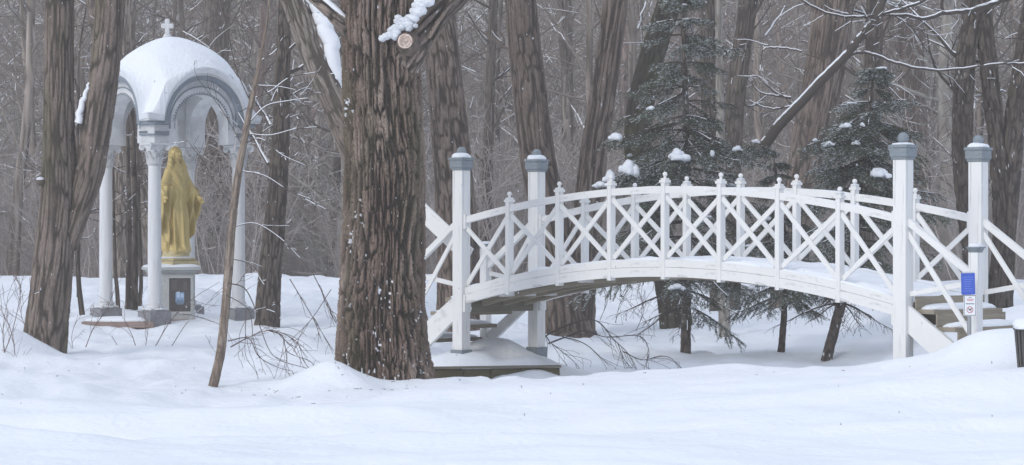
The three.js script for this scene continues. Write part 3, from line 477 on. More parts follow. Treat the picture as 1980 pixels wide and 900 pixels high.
// ---------------------------------------------------------------- trees
// a trunk or heavy limb with furrowed bark as real relief: plates between winding furrows, snow lodged in the bark
function barkTrunk(pts, rad, o) {
  const curve = new THREE.CatmullRomCurve3(pts, false, 'centripetal'), L = curve.getLength(), n = max(6, Math.ceil(L / o.step)), na = o.na, seed = o.seed ?? 1;
  const pos = new Float32Array((n + 1) * na * 3 + 3), col = new Float32Array((n + 1) * na * 3 + 3), idx = [], m = pts.length - 1, q = V(), t = V(), e1 = V(), e2 = V();
  const lens = [0]; for (let k = 1; k <= m; k++) lens.push(lens[k - 1] + pts[k].distanceTo(pts[k - 1]));
  for (let j = 0; j <= n; j++) {
    const f = j / n; curve.getPointAt(f, q); curve.getTangentAt(f, t); e1.set(1, 0, 0).addScaledVector(t, -t.x).normalize(); e2.crossVectors(t, e1);
    const s = f * lens[m]; let k = 1; while (k < m && lens[k] < s) k++; const R0 = lerp(rad[k - 1], rad[k], clamp((s - lens[k - 1]) / (lens[k] - lens[k - 1]))), hgt = f * L;
    for (let i = 0; i < na; i++) {
      const a = i / na * 2 * PI, ca = cos(a), sa = sin(a), cx = ca * R0, cz = sa * R0;
      let R = R0 * (1 + (o.lobe ?? 0.06) * noise(ca * 1.3 + seed, hgt * 0.35, sa * 1.3) + (o.flare ? o.flare * Math.exp(-hgt / 0.22) * (0.5 + 0.5 * noise(ca * 2.4, seed, sa * 2.4)) : 0));
      const w = 0.35 * noise(cx * 3 + seed, hgt * 1.3, cz * 3), F = o.freq, A = o.along ?? 0.16;
      const n1 = noise((cx + w * 0.1) * F, hgt * F * A + w * 2 + seed, (cz + w * 0.1) * F), n2 = noise(cx * F * 2.1 + 7, hgt * F * A * 2.2 + w, cz * F * 2.1), n3 = noise(cx * F * 4.3, hgt * F * 1.6, cz * F * 4.3);
      const n4 = noise(cx * F * 7, hgt * F * 3.5 + seed, cz * F * 7), plate = sstep(0.03, 0.5, abs(n1)), h = clamp(plate * (0.58 + 0.42 * sstep(0.0, 0.35, abs(n2))) + 0.16 * n3 + 0.1 * n4);
      R += (h - 1) * o.depth + 0.15 * o.depth * n3 + 0.1 * o.depth * n4;
      const big = fbm(cx * 2.2 + seed, hgt * 1.1, cz * 2.2, 3), g = clamp(0.5 + big * 1.3), u = clamp(h * 0.95 + 0.05);
      let c = [0, 1, 2].map(z => lerp(o.lo[z], lerp(o.hi[z], o.hi2[z], g), u) * (0.74 + 0.3 * (n3 * 0.5 + 0.5) + 0.24 * (n4 * 0.5 + 0.5)));
      if (o.moss) { const z = sstep(0.1, 0.5, fbm(cx * 3 + 20, hgt * 0.7, cz * 3, 3) + (o.mossAt ? o.mossAt(ca, sa, hgt, L) : 0)) * o.moss; c = c.map((x, y) => lerp(x, [0.075, 0.078, 0.03][y] * (0.6 + 0.6 * h), z)); }
      if (o.spot) { const z = o.spot(ca, sa, hgt); if (z) c = c.map((x, y) => lerp(x, o.spotColor[y], z)); }
      if (o.snow) { // flakes and crumbs caught on ledges of the bark
        const sn = noise(cx * 70 + seed, hgt * 34, cz * 70) * 0.72 + 0.22 * noise(cx * 30, hgt * 12, cz * 30 + 4) + 0.26 * noise(cx * 8, hgt * 4 + 3, cz * 8), lim = o.snow(ca, sa, hgt, h), z = sstep(lim, lim + 0.08, sn);
        if (z > 0) { R += z * o.depth * 0.5 * (0.8 - 0.75 * h) + 0.003 * z; c = c.map((x, y) => lerp(x, SNOWC[y] * 0.95, z)); }
      }
      const b = (j * na + i) * 3; pos[b] = q.x + (e1.x * ca + e2.x * sa) * R; pos[b + 1] = q.y + (e1.y * ca + e2.y * sa) * R; pos[b + 2] = q.z + (e1.z * ca + e2.z * sa) * R; col[b] = c[0]; col[b + 1] = c[1]; col[b + 2] = c[2];
    }
  }
  for (let j = 0; j < n; j++) for (let i = 0; i < na; i++) { const a = j * na + i, b = j * na + (i + 1) % na; idx.push(a, b, a + na, b, b + na, a + na); }
  const tip = (n + 1) * na; pos.set([q.x, q.y, q.z], tip * 3); col.set(o.hi, tip * 3); for (let i = 0; i < na; i++) idx.push(n * na + i, n * na + (i + 1) % na, tip);
  const g = new THREE.BufferGeometry(); g.setAttribute('position', new THREE.BufferAttribute(pos, 3)); g.setAttribute('color', new THREE.BufferAttribute(col, 3)); g.setIndex(idx); g.computeVertexNormals(); return g;
}
const HUE = {                                                    // bark: ridge, second ridge, furrow
  main: { hi: [0.17, 0.122, 0.095], hi2: [0.31, 0.245, 0.203], lo: [0.013, 0.009, 0.0065] },
  brown: { hi: [0.18, 0.138, 0.115], hi2: [0.24, 0.19, 0.16], lo: [0.028, 0.02, 0.016] },
  dark: { hi: [0.105, 0.084, 0.07], hi2: [0.15, 0.123, 0.104], lo: [0.025, 0.02, 0.017] },
  grey: { hi: [0.22, 0.178, 0.148], hi2: [0.28, 0.24, 0.21], lo: [0.06, 0.048, 0.04] },
  pink: { hi: [0.22, 0.165, 0.145], hi2: [0.26, 0.2, 0.175], lo: [0.1, 0.07, 0.06] },
  pale: { hi: [0.3, 0.28, 0.25], hi2: [0.38, 0.36, 0.33], lo: [0.17, 0.15, 0.13] },
};
const pathAt = (list, d) => ({ pts: list.map(q => P(q[0], q[1], q[3] ?? d)), rad: list.map(q => q[2] / 2 / FPX * (q[3] ?? d)) });
function grow(pts, rad, more, rnd) {                             // carry a stem on above the picture's edge
  const a = pts[pts.length - 2], b = pts[pts.length - 1], dir = b.clone().sub(a).normalize(); dir.x *= 0.6; dir.y += 0.35; dir.normalize();
  const c = b.clone().addScaledVector(dir, more * 0.5), e = c.clone().addScaledVector(dir.add(V((rnd() - 0.5) * 0.4, 0.2, (rnd() - 0.5) * 0.4)).normalize(), more * 0.5);
  return { pts: [...pts, c, e], rad: [...rad, rad[rad.length - 1] * 0.8, rad[rad.length - 1] * 0.5] };
}
function crown(t, stems, o, rnd) {                               // limbs, twigs and the snow on them
  const gb = new GB(), sg = new GB();
  for (const { pts, rad } of stems) {
    const curve = new THREE.CatmullRomCurve3(pts, false, 'centripetal'), n = o.limbs;
    for (let k = 0; k < n; k++) {
      const f = lerp(o.from ?? 0.3, 0.99, (k + rnd()) / n), p = curve.getPointAt(f), r = lerp(rad[0], rad[rad.length - 1], f), a = rnd() * 2 * PI;
      limb(gb, sg, p, V(cos(a), 0.1 + 0.75 * rnd(), sin(a)), (o.len ?? 2.2) * (0.4 + 0.8 * rnd()) * (1.1 - 0.4 * f), min(o.r ?? 0.03, r * 0.5), 0, rnd, { wander: 0.45, up: 0.05, rmin: o.rmin ?? 0.004, dens: o.dens ?? 2.6, levels: o.levels ?? 2, snow: o.snow ?? 0.45, seg: o.seg, col: () => { const z = 0.75 + 0.5 * rnd(); return o.col.map(x => x * z); } });
    }
  }
  gb.build('crown', M.bark, t); sg.build('branch_snow', M.snowV, t);
}
function tree(name, label, category, stemLists, d, hue, o = {}) {
  const rnd = rng(o.seed ?? 3), base = stemLists[0][0], g = P(base[0], base[1], d), t = thing(name, label, category ?? 'tree', [0, 0, 0], 0, o.group);
  const stems = [];
  stemLists.forEach((list, i) => {
    let { pts, rad } = pathAt(list, d);
    if (!o.short?.[i]) ({ pts, rad } = grow(pts, rad, o.more ?? 3.5, rnd)); stems.push({ pts, rad });
    const R = max(...rad);
    part('trunk', barkTrunk(pts, rad, { na: o.na ?? clamp(Math.round(R * 2 * PI / (o.cell ?? 0.012)), 14, 150), step: o.step ?? 0.035, depth: o.depth ?? 0.02, freq: o.freq ?? 27, seed: (o.seed ?? 3) + i * 5.3, flare: i ? 0 : o.flare, lobe: o.lobe, ...HUE[hue], ...o.bark }), M.bark, t);
  });
  if (o.limbs !== 0) crown(t, stems, { limbs: o.limbs ?? 12, col: HUE[hue].hi.map((x, k) => lerp(x, HUE[hue].lo[k], 0.4)), ...o.crown }, rnd);
  return t;
}
const specks = (lo, hi) => (ca, sa, h) => 0.12 + lerp(lo, hi, clamp(0.5 + 0.5 * ca));
// the big furrowed trunk in front
{
  const d = 24.1, t = thing('old_tree', 'massive old tree with deeply furrowed brown bark standing in front of the bridge', 'tree');
  const main = pathAt([[744, 790, 222], [744, 745, 205], [740, 690, 186], [738, 600, 172], [741, 500, 165], [744, 400, 158], [745, 300, 157], [741, 200, 153], [738, 100, 150], [735, 0, 150], [730, -150, 140], [735, -330, 110], [750, -600, 80], [740, -1100, 40]], d);
  const side = (ca, sa, h) => { // more snow near the foot and in a few windblown patches
    const foot = 1.15 * Math.exp(-h / 0.6) * (ca > 0 ? 1 : 0.75), patch = Math.exp(-pow((h - 1.95) / 0.25, 2)) * sstep(-0.2, -0.75, ca), p2 = Math.exp(-pow((h - 1.05) / 0.35, 2)) * 0.45, p3 = Math.exp(-pow((h - 3.1) / 0.22, 2)) * (sstep(-0.4, -0.9, ca) * 0.8);
    return 0.86 - 0.68 * foot - 0.5 * patch - 0.3 * p2 - 0.5 * p3;
  };
  part('trunk', barkTrunk(main.pts, main.rad, { na: 420, step: 0.011, depth: 0.045, freq: 35, along: 0.105, seed: 4, lobe: 0.05, flare: 0.2, ...HUE.main, moss: 0.3, mossAt: (ca, sa, h) => 0.3 * Math.exp(-pow((h - 2.9) / 0.6, 2)) * sstep(0.2, 0.8, ca), snow: (ca, sa, h, k) => side(ca, sa, h) + 0.22 * (k - 0.3) }), M.bark, t);
  const rnd = rng(8), add = (list, dd, o) => { const { pts, rad } = pathAt(list, dd); part('limb', barkTrunk(pts, rad, { na: 90, step: 0.016, depth: 0.014, freq: 24, along: 0.12, seed: o, lobe: 0.05, ...HUE.main, hi: [0.15, 0.125, 0.105], snow: () => 0.7 }), M.bark, t); return { pts, rad }; };
  const l1 = add([[700, 95, 46], [668, 52, 36], [640, 22, 30], [605, -8, 26], [540, -70, 24], [430, -190, 18], [330, -400, 9]], 24.0, 2), l2 = add([[770, 120, 90], [808, 74, 66], [845, 30, 52], [890, -14, 44], [960, -90, 38], [1080, -260, 28], [1150, -520, 12]], 24.0, 6), l3 = add([[830, 75, 24], [862, 22, 15], [905, -25, 12], [960, -80, 8]], 23.85, 9);
  const sg = new GB(); for (const [q, f] of [[l1, 0.62], [l2, 0.35]]) { const c = new THREE.CatmullRomCurve3(q.pts.slice(1, 6)), pp = Array.from({ length: 26 }, (_, k) => c.getPoint(k / 25)); let run = pp.map((p, k) => p.clone().add(V(-0.2 * q.rad[3] * (q === l2 ? 1 : -1), q.rad[3] * (0.8 - 0.2 * k / 25), 0.02))); tube(sg, run, q.rad[2] * f, q.rad[5] * f * 0.8, 8, SNOWC, 0.7); }
  sg.build('branch_snow', M.snowV, t);
  // sawn stub with its pale cut face and the snow in the fork above it
  const c = P(785, 80, 23.62), r = 14.5 / FPX * 23.6, stub = part('branch_stub', new THREE.CylinderGeometry(r * 1.15, r * 1.7, 0.2, 22, 4), M.bark, t, [c.x, c.y - 0.005, c.z - 0.1], [PI / 2 - 0.08, 0, 0.1]);
  { const p = stub.geometry.attributes.position, k = []; for (let i = 0; i < p.count; i++) { const z = 0.8 + 0.5 * noise(p.getX(i) * 60, p.getY(i) * 20, p.getZ(i) * 60); p.setX(i, p.getX(i) * (0.94 + 0.08 * z)); k.push(0.17 * z, 0.13 * z, 0.105 * z); } stub.geometry.setAttribute('color', new THREE.Float32BufferAttribute(k, 3)); stub.geometry.computeVertexNormals(); }
  part('cut_face', new THREE.CylinderGeometry(r * 0.98, r * 1.02, 0.012, 24), std(0.78, 0.66, 0.6, 0.9, { map: noiseTex(64, (u, v) => { const q = hypot(u - 0.5, v - 0.5), k = 0.8 + 0.16 * sin(q * 70 + 2 * noise(u * 4, v * 4, 1)) + (q > 0.4 ? 0.15 : 0) + 0.15 * noise(u * 9, v * 9, 2); return [k, k * 0.96, k * 0.93]; }) }), stub, [0, 0.103, 0]);
  const lumps = [], lr = rng(77); for (let s = 0; s < 75; s++) { // snow plastered into the fork: many small flat lumps
    const up = s % 3 == 0, f = lr(), px = up ? lerp(796, 828, f) + 14 * (lr() - 0.5) : lerp(742, 800, f) + 8 * (lr() - 0.5), py = up ? lerp(44, -12, f) + 16 * (lr() - 0.5) : lerp(74, 54, f) - 34 * (1 - abs(f * 2 - 1.1)) * lr() + 5 * (lr() - 0.5), w = up ? 6 + 9 * lr() : 4 + 7 * lr();
    const g = new THREE.SphereGeometry(1, 10, 7), p = g.attributes.position, q = P(px, py, up ? 23.74 : 23.68), k = w / FPX * 23.7; for (let i = 0; i < p.count; i++) { const x = p.getX(i), y = p.getY(i), z = p.getZ(i), e = 1 + 0.3 * noise(x * 1.5 + s * 3, y * 1.5, z * 1.5); p.setXYZ(i, q.x + x * k * e, q.y + y * k * 0.75 * e, q.z + z * 0.05 * e); } g.computeVertexNormals(); lumps.push(g);
  }
  part('fork_snow', mergeGeometries(lumps), M.snow, t).userData.kind = 'stuff';
  const gb = new GB(), s2 = new GB(); for (const q of [main, l1, l2]) { const cv = new THREE.CatmullRomCurve3(q.pts); for (let k = 0; k < 9; k++) { const f = q === main ? 0.78 + 0.21 * rnd() : 0.6 + 0.39 * rnd(), a = rnd() * 2 * PI; limb(gb, s2, cv.getPointAt(f), V(cos(a), 0.5, sin(a)), 1.5 + 1.5 * rnd(), 0.035, 0, rnd, { wander: 0.4, up: 0.05, rmin: 0.004, dens: 2, levels: 2, snow: 0.4, col: () => [0.1, 0.08, 0.065] }); } }
  gb.build('crown', M.bark, t); s2.build('crown_snow', M.snowV, t);
}
// the forked tree at the edge of the photograph
{
  const t = tree('maple_tree', 'forked grey brown tree with a knot hole beside the pavilion', 'tree', [
    [[80, 720, 96], [82, 690, 88], [92, 600, 84], [104, 480, 79], [112, 380, 73], [113, 200, 62], [114, 0, 58]], [[128, 480, 40], [150, 400, 52], [172, 330, 58], [193, 200, 60], [205, 100, 60], [213, 0, 60]]], 29, 'grey',
    { seed: 21, depth: 0.016, freq: 26, flare: 0.25, limbs: 8, crown: { from: 0.75, len: 3 }, step: 0.025, bark: { along: 0.1, hi: [0.17, 0.135, 0.112], hi2: [0.25, 0.2, 0.17], lo: [0.035, 0.028, 0.022], moss: 0.45, mossAt: (ca, sa, h) => 0.2 * sstep(0, -0.8, ca) - 0.05, snow: specks(0.72, 0.9) } });
  const s = P(139, 270, 28.75), g = new THREE.SphereGeometry(0.03, 14, 10).scale(0.7, 1.2, 0.5); part('knot_hole', g, std(0.012, 0.01, 0.009), t, [s.x, s.y, s.z]); t.children[t.children.length - 1].position.copy(P(138, 270, 28.78));
  const c = new THREE.CatmullRomCurve3([P(150, 238, 28.9), P(156, 205, 28.9), P(165, 180, 28.9), P(172, 160, 28.9)]), sb = new GB(); tube(sb, Array.from({ length: 12 }, (_, k) => { const q = c.getPoint(k / 11); q.x += 0.012 * sin(k * 2.3); return q; }), 0.05, 0.018, 9, SNOWC); sb.build('fork_snow', M.snowV, t);
  const q = P(78, 352, 28.85); part('knot', new THREE.SphereGeometry(0.06, 14, 10).scale(1, 0.8, 0.8), std(0.1, 0.08, 0.065), t, [q.x, q.y, q.z]); part('knot_snow', new THREE.SphereGeometry(0.045, 12, 8).scale(1.1, 0.6, 0.8), M.snow, t, [q.x - 0.005, q.y + 0.035, q.z + 0.01]);
}
// slender curved tree in front of the pavilion
{
  const d = 23.8, t = thing('slender_tree', 'slender curved young tree with snowy side twigs right in front of the pavilion', 'tree'), rnd = rng(31);
  let { pts, rad } = pathAt([[408, 760, 21], [412, 745, 20], [425, 690, 19], [433, 620, 18], [440, 540, 18], [447, 450, 16], [458, 350, 15], [472, 270, 13], [487, 190, 11], [502, 120, 7], [513, 60, 5], [520, 0, 4]], d); ({ pts, rad } = grow(pts, rad, 2.5, rnd));
  part('trunk', barkTrunk(pts, rad, { na: 40, step: 0.012, depth: 0.004, freq: 40, along: 0.12, seed: 2, lobe: 0.1, ...HUE.grey, hi: [0.25, 0.195, 0.15], hi2: [0.31, 0.25, 0.2], lo: [0.13, 0.1, 0.08], snow: () => 0.85 }), M.bark, t);
  const gb = new GB(), sg = new GB(), col = () => [0.1, 0.08, 0.068];
  const twig = (list, r, dd = d, sn = 0.75) => { const c = new THREE.CatmullRomCurve3(list.map(q => P(q[0], q[1], q[2] ?? dd))), p = Array.from({ length: list.length * 5 }, (_, k) => c.getPoint(k / (list.length * 5 - 1))); tube(gb, p, r, 0.003, 5, [0.1, 0.08, 0.068]); snowOn(sg, p, r, 0.003, sn, rnd, 1); for (let k = 3; k < p.length; k += 4) if (rnd() < 0.75) limb(gb, sg, p[k], p[k].clone().sub(p[k - 1]).add(V(0, (rnd() - 0.4) * 0.08, (rnd() - 0.5) * 0.06)), 0.12 + 0.3 * rnd(), r * 0.5, 1, rnd, { wander: 0.5, up: 0, rmin: 0.0022, dens: 5, levels: 2, snow: 0.6, seg: 0.06, col }); };
  twig([[487, 192], [520, 178], [560, 150], [610, 140]], 0.007); twig([[478, 240], [515, 205], [560, 195], [595, 190]], 0.007); twig([[474, 258], [520, 262], [570, 250], [620, 245]], 0.006); twig([[470, 280], [500, 268], [545, 300], [590, 320]], 0.007);
  twig([[492, 165], [540, 168], [575, 175]], 0.005); twig([[460, 330], [510, 340], [560, 370], [600, 385]], 0.006); twig([[500, 120], [535, 95], [560, 40]], 0.006); twig([[485, 200], [455, 130], [440, 60], [420, -20]], 0.007, d, 0.3);
  twig([[470, 285], [430, 215], [400, 175], [380, 150]], 0.005, d, 0.3); twig([[452, 400], [420, 360], [390, 310], [362, 272]], 0.006, d, 0.2); twig([[440, 548], [470, 556], [490, 590], [505, 640], [530, 690], [600, 715]], 0.007, d - 0.1, 0); twig([[437, 570], [480, 600], [490, 660], [500, 690]], 0.005, d - 0.2, 0);
  twig([[443, 500], [480, 510], [520, 545]], 0.005, d, 0.3); twig([[425, 690], [412, 676]], 0.006); twig([[448, 440], [490, 432], [540, 460], [580, 500]], 0.005);
  gb.build('crown', M.bark, t); sg.build('branch_snow', M.snowV, t);
}
const lightSnow = { snow: specks(0.72, 0.95) };
tree('bare_tree', 'dark upright tree with a reddish mark low on its trunk right of the pavilion', 'tree', [[[512, 660, 58], [515, 635, 50], [520, 540, 46], [530, 430, 42], [541, 280, 36], [546, 120, 31], [552, -10, 29]]], 34, 'dark', { seed: 41, limbs: 14, crown: { from: 0.25, len: 1.6, snow: 0.6 }, bark: { along: 0.2, snow: () => 0.8, spot: (ca, sa, h) => sa > 0 && abs(h - 0.85) < 0.25 ? sstep(0.2, 0.08, hypot((ca - 0.45) * 0.3, h - 0.85)) * 0.6 : 0, spotColor: [0.3, 0.075, 0.05] } });
tree('leaning_tree', 'steeply leaning trunk with thick snow along its upper side behind the old tree', 'tree', [[[790, 640, 84], [765, 500, 76], [735, 400, 70], [690, 290, 64], [645, 190, 58], [602, 90, 54], [570, 0, 54], [545, -70, 54]]], 30, 'grey', { seed: 43, limbs: 6, crown: { from: 0.7, len: 2.5 }, bark: { snow: (ca) => lerp(0.9, 0.55, clamp(ca)) } });
{
  const t = scene.children[scene.children.length - 1], gb = new GB(), c = new THREE.CatmullRomCurve3([P(600, -20, 29.9), P(622, 30, 29.95), P(640, 90, 29.95), P(653, 165, 30), P(668, 225, 30), P(690, 290, 30)]); tube(gb, Array.from({ length: 60 }, (_, k) => { const q = c.getPoint(k / 59); q.x += 0.03 * noise(k * 0.4, 1, 1); return q; }), 0.12, 0.09, 10, SNOWC); gb.build('trunk_snow', M.snowV, t);
}
tree('bare_tree', 'thick ridged brown trunk half hidden behind the old tree and the first bridge post', 'tree', [[[893, 640, 105], [890, 600, 92], [884, 450, 84], [873, 300, 78], [856, 120, 72], [842, -20, 68]]], 32, 'brown', { seed: 45, freq: 29, limbs: 6, flare: 0.2, crown: { from: 0.7 }, bark: lightSnow });
tree('twin_tree', 'two stemmed brown tree whose trunks spread in a wide V behind the bridge', 'tree', [
  [[1098, 665, 120], [1096, 640, 104], [1086, 560, 88], [1062, 430, 76], [1038, 300, 72], [1021, 150, 66], [1006, -10, 60]], [[1112, 650, 80], [1118, 560, 72], [1135, 430, 60], [1149, 290, 53], [1171, 150, 50], [1192, -10, 46]]], 35, 'brown', { seed: 47, freq: 28, flare: 0.25, limbs: 7, crown: { from: 0.45, len: 1.8 }, bark: { ...lightSnow, along: 0.1 } });
tree('bare_tree', 'dark mossy tree with snow on its leaning trunk, standing behind the tall spruce', 'tree', [[[1306, 690, 70], [1308, 650, 64], [1302, 580, 62], [1272, 450, 58], [1236, 310, 56], [1240, 200, 54], [1264, 100, 50], [1298, -10, 47]]], 36, 'dark', { seed: 49, limbs: 7, crown: { from: 0.5, len: 1.8 }, bark: { hi: [0.07, 0.06, 0.046], hi2: [0.1, 0.085, 0.065], moss: 0.7, mossAt: () => 0.2, snow: specks(0.5, 0.9) } });
tree('twin_tree', 'pair of dark trunks from one foot, seen under the middle of the bridge', 'tree', [[[1398, 640, 62], [1400, 600, 54], [1388, 420, 38], [1372, 200, 34], [1367, -10, 30]], [[1410, 620, 50], [1412, 400, 42], [1424, 180, 38], [1448, -10, 37]]], 42, 'dark', { seed: 51, limbs: 8, crown: { from: 0.35 }, bark: { moss: 0.5, ...lightSnow } });
tree('pole_tree', 'thin pale straight pole of a tree with smooth light bark behind the bridge middle', 'tree', [[[1402, 660, 25], [1402, 645, 24], [1396, 400, 18], [1392, 200, 16], [1390, -10, 14]]], 34, 'pale', { seed: 53, depth: 0.002, limbs: 4, crown: { from: 0.6, len: 1.2 } });
tree('bare_tree', 'broad brown trunk leaning right, crossed by the snowy dead limb', 'tree', [[[1510, 660, 72], [1515, 615, 64], [1540, 450, 67], [1568, 280, 74], [1593, 150, 77], [1616, -10, 78]]], 42, 'brown', { seed: 55, freq: 25, limbs: 7, crown: { from: 0.5 }, bark: { ...lightSnow, along: 0.1 } });
tree('bare_tree', 'dark straight trunk rising through the top of the smaller spruce', 'tree', [[[1650, 660, 66], [1653, 615, 60], [1672, 420, 44], [1686, 200, 37], [1693, -10, 34]]], 42, 'dark', { seed: 57, limbs: 9, crown: { from: 0.4 }, bark: { moss: 0.5, ...lightSnow } });
tree('bare_tree', 'wide pinkish trunk standing farther back between the spruce and the right bridge posts', 'tree', [[[1782, 600, 72], [1778, 520, 66], [1769, 300, 58], [1763, 100, 53], [1762, -10, 51]]], 60, 'pink', { seed: 59, freq: 20, limbs: 8, cell: 0.03, step: 0.08, crown: { from: 0.3, len: 3, rmin: 0.008 } });
tree('clump_tree', 'three dark stems of one tree behind the farthest right bridge post', 'tree', [[[1905, 640, 54], [1900, 600, 48], [1882, 480, 44], [1863, 300, 42], [1868, 120, 40], [1886, -10, 38]], [[1932, 640, 52], [1934, 560, 44], [1941, 450, 40], [1932, 300, 37], [1913, 130, 36], [1899, -10, 34]], [[1934, 640, 54], [1938, 560, 48], [1947, 420, 45], [1963, 250, 44], [1990, 60, 41], [2010, -60, 40]]], 32, 'dark', { seed: 61, limbs: 8, crown: { from: 0.35, len: 1.6, snow: 0.6 }, bark: { moss: 0.4, along: 0.25, snow: specks(0.52, 0.75) } });
tree('bare_tree', 'grey trunk seen just left of the front pavilion column', 'tree', [[[233, 540, 46], [233, 500, 44], [238, 300, 40], [242, 100, 37], [246, -10, 36]]], 46, 'grey', { seed: 63, limbs: 9, step: 0.06, crown: { from: 0.25 } });
tree('bare_tree', 'slanting trunk seen through the pavilion between its front columns', 'tree', [[[312, 540, 40], [300, 490, 38], [262, 330, 36], [225, 190, 34], [190, 60, 32]]], 44, 'grey', { seed: 64, limbs: 7, step: 0.06, crown: { from: 0.4 } });
tree('bare_tree', 'wide hazy grey trunk framed by the right arch of the pavilion', 'tree', [[[402, 560, 70], [401, 480, 66], [408, 300, 60], [413, 150, 57], [418, -10, 55]]], 62, 'grey', { seed: 65, limbs: 10, step: 0.08, cell: 0.03, crown: { from: 0.25, len: 3, rmin: 0.008 } });
tree('bare_tree', 'slim dark trunk standing straight between the two left bridge posts', 'tree', [[[935, 620, 26], [938, 500, 22], [944, 300, 20], [950, 100, 19], [955, -10, 18]]], 50, 'dark', { seed: 66, limbs: 10, step: 0.07, crown: { from: 0.2 } });
tree('bare_tree', 'medium hazy trunk between the V shaped twin stems', 'tree', [[[1105, 600, 32], [1102, 450, 28], [1098, 250, 25], [1094, -10, 23]]], 62, 'grey', { seed: 67, limbs: 12, step: 0.08, cell: 0.03, crown: { from: 0.2, len: 3, rmin: 0.007 } });
// dead snowy limb and boughs across the upper right corner
{
  const d = 30.5, rnd = rng(71), mk = (name, label, cat, lists, bark) => {
    const t = thing(name, label, cat), gb = new GB(), sg = new GB();
    for (const [list, r0, r1, sn, kids] of lists) {
      const c = new THREE.CatmullRomCurve3(list.map(q => P(q[0], q[1], q[2] ?? d))), n = list.length * 8, p = Array.from({ length: n }, (_, k) => { const q = c.getPoint(k / (n - 1)); q.y += 0.008 * noise(k * 0.7, r0 * 90, 1); return q; });
      tube(gb, p, r0, r1, 8, bark); snowOn(sg, p, r0, r1, sn, rnd, 0);
      for (let k = 3; k < n; k += 3) if (rnd() < (kids ?? 0.6)) limb(gb, sg, p[k], p[k].clone().sub(p[k - 1]).normalize().add(V(0, (rnd() - 0.55) * 1.2, (rnd() - 0.5) * 1.2)), 0.25 + 0.5 * rnd(), min(0.01, r1), 1, rnd, { wander: 0.5, up: 0, rmin: 0.0028, dens: 4, levels: 2, snow: 0.6, seg: 0.09, col: () => [0.09, 0.075, 0.065] });
    }
    gb.build('wood', M.bark, t); sg.build('branch_snow', M.snowV, t); return t;
  };
  mk('dead_limb', 'long dead limb under snow slanting up across the broad brown trunk', 'branch', [[[[1475, 285], [1510, 240], [1545, 203], [1590, 155], [1635, 110], [1665, 72], [1690, 40], [1720, -20]], 0.075, 0.04, 0.97, 0.3], [[[1636, 110], [1665, 101], [1690, 106], [1740, 124], [1810, 136], [1870, 132], [1930, 124], [1990, 122]], 0.02, 0.012, 0.97, 0.35], [[[1662, 62], [1680, 80], [1692, 130], [1712, 160], [1742, 192]], 0.012, 0.006, 0.8, 0.4], [[[1540, 205], [1490, 210], [1450, 195]], 0.014, 0.006, 0.9, 0.3], [[[1530, 190], [1500, 185], [1470, 178], [1445, 150]], 0.016, 0.006, 0.9, 0.3]], [0.075, 0.062, 0.053]);
  mk('snowy_bough', 'dark bough loaded with snow reaching in along the top edge near the right posts', 'branch', [[[[2000, -20], [1940, 0], [1880, 20], [1825, 26], [1790, 36], [1755, 30], [1722, 30]], 0.035, 0.016, 0.97, 0.5], [[[1790, 2], [1740, 18], [1700, 28], [1650, 33], [1600, 25], [1560, 6], [1530, -14]], 0.018, 0.012, 0.97, 0.35], [[[1725, 28], [1760, 50], [1790, 92], [1812, 125]], 0.01, 0.005, 0.4, 0.4], [[[1824, 28], [1822, 8], [1826, -20]], 0.022, 0.02, 0, 0]], [0.06, 0.05, 0.045]);
  mk('snowy_branch', 'thin snowy branch with a curved tip reaching out left of the dead limb', 'branch', [[[[1572, 300, 33], [1540, 225, 33], [1520, 190, 33], [1500, 180, 33], [1470, 150, 33], [1440, 148, 33]], 0.02, 0.008, 0.9, 0.4], [[[1550, 100, 33], [1530, 95, 33], [1500, 92, 33], [1478, 95, 33], [1472, 108, 33]], 0.014, 0.01, 0.95, 0.3]], [0.11, 0.09, 0.08]);
}
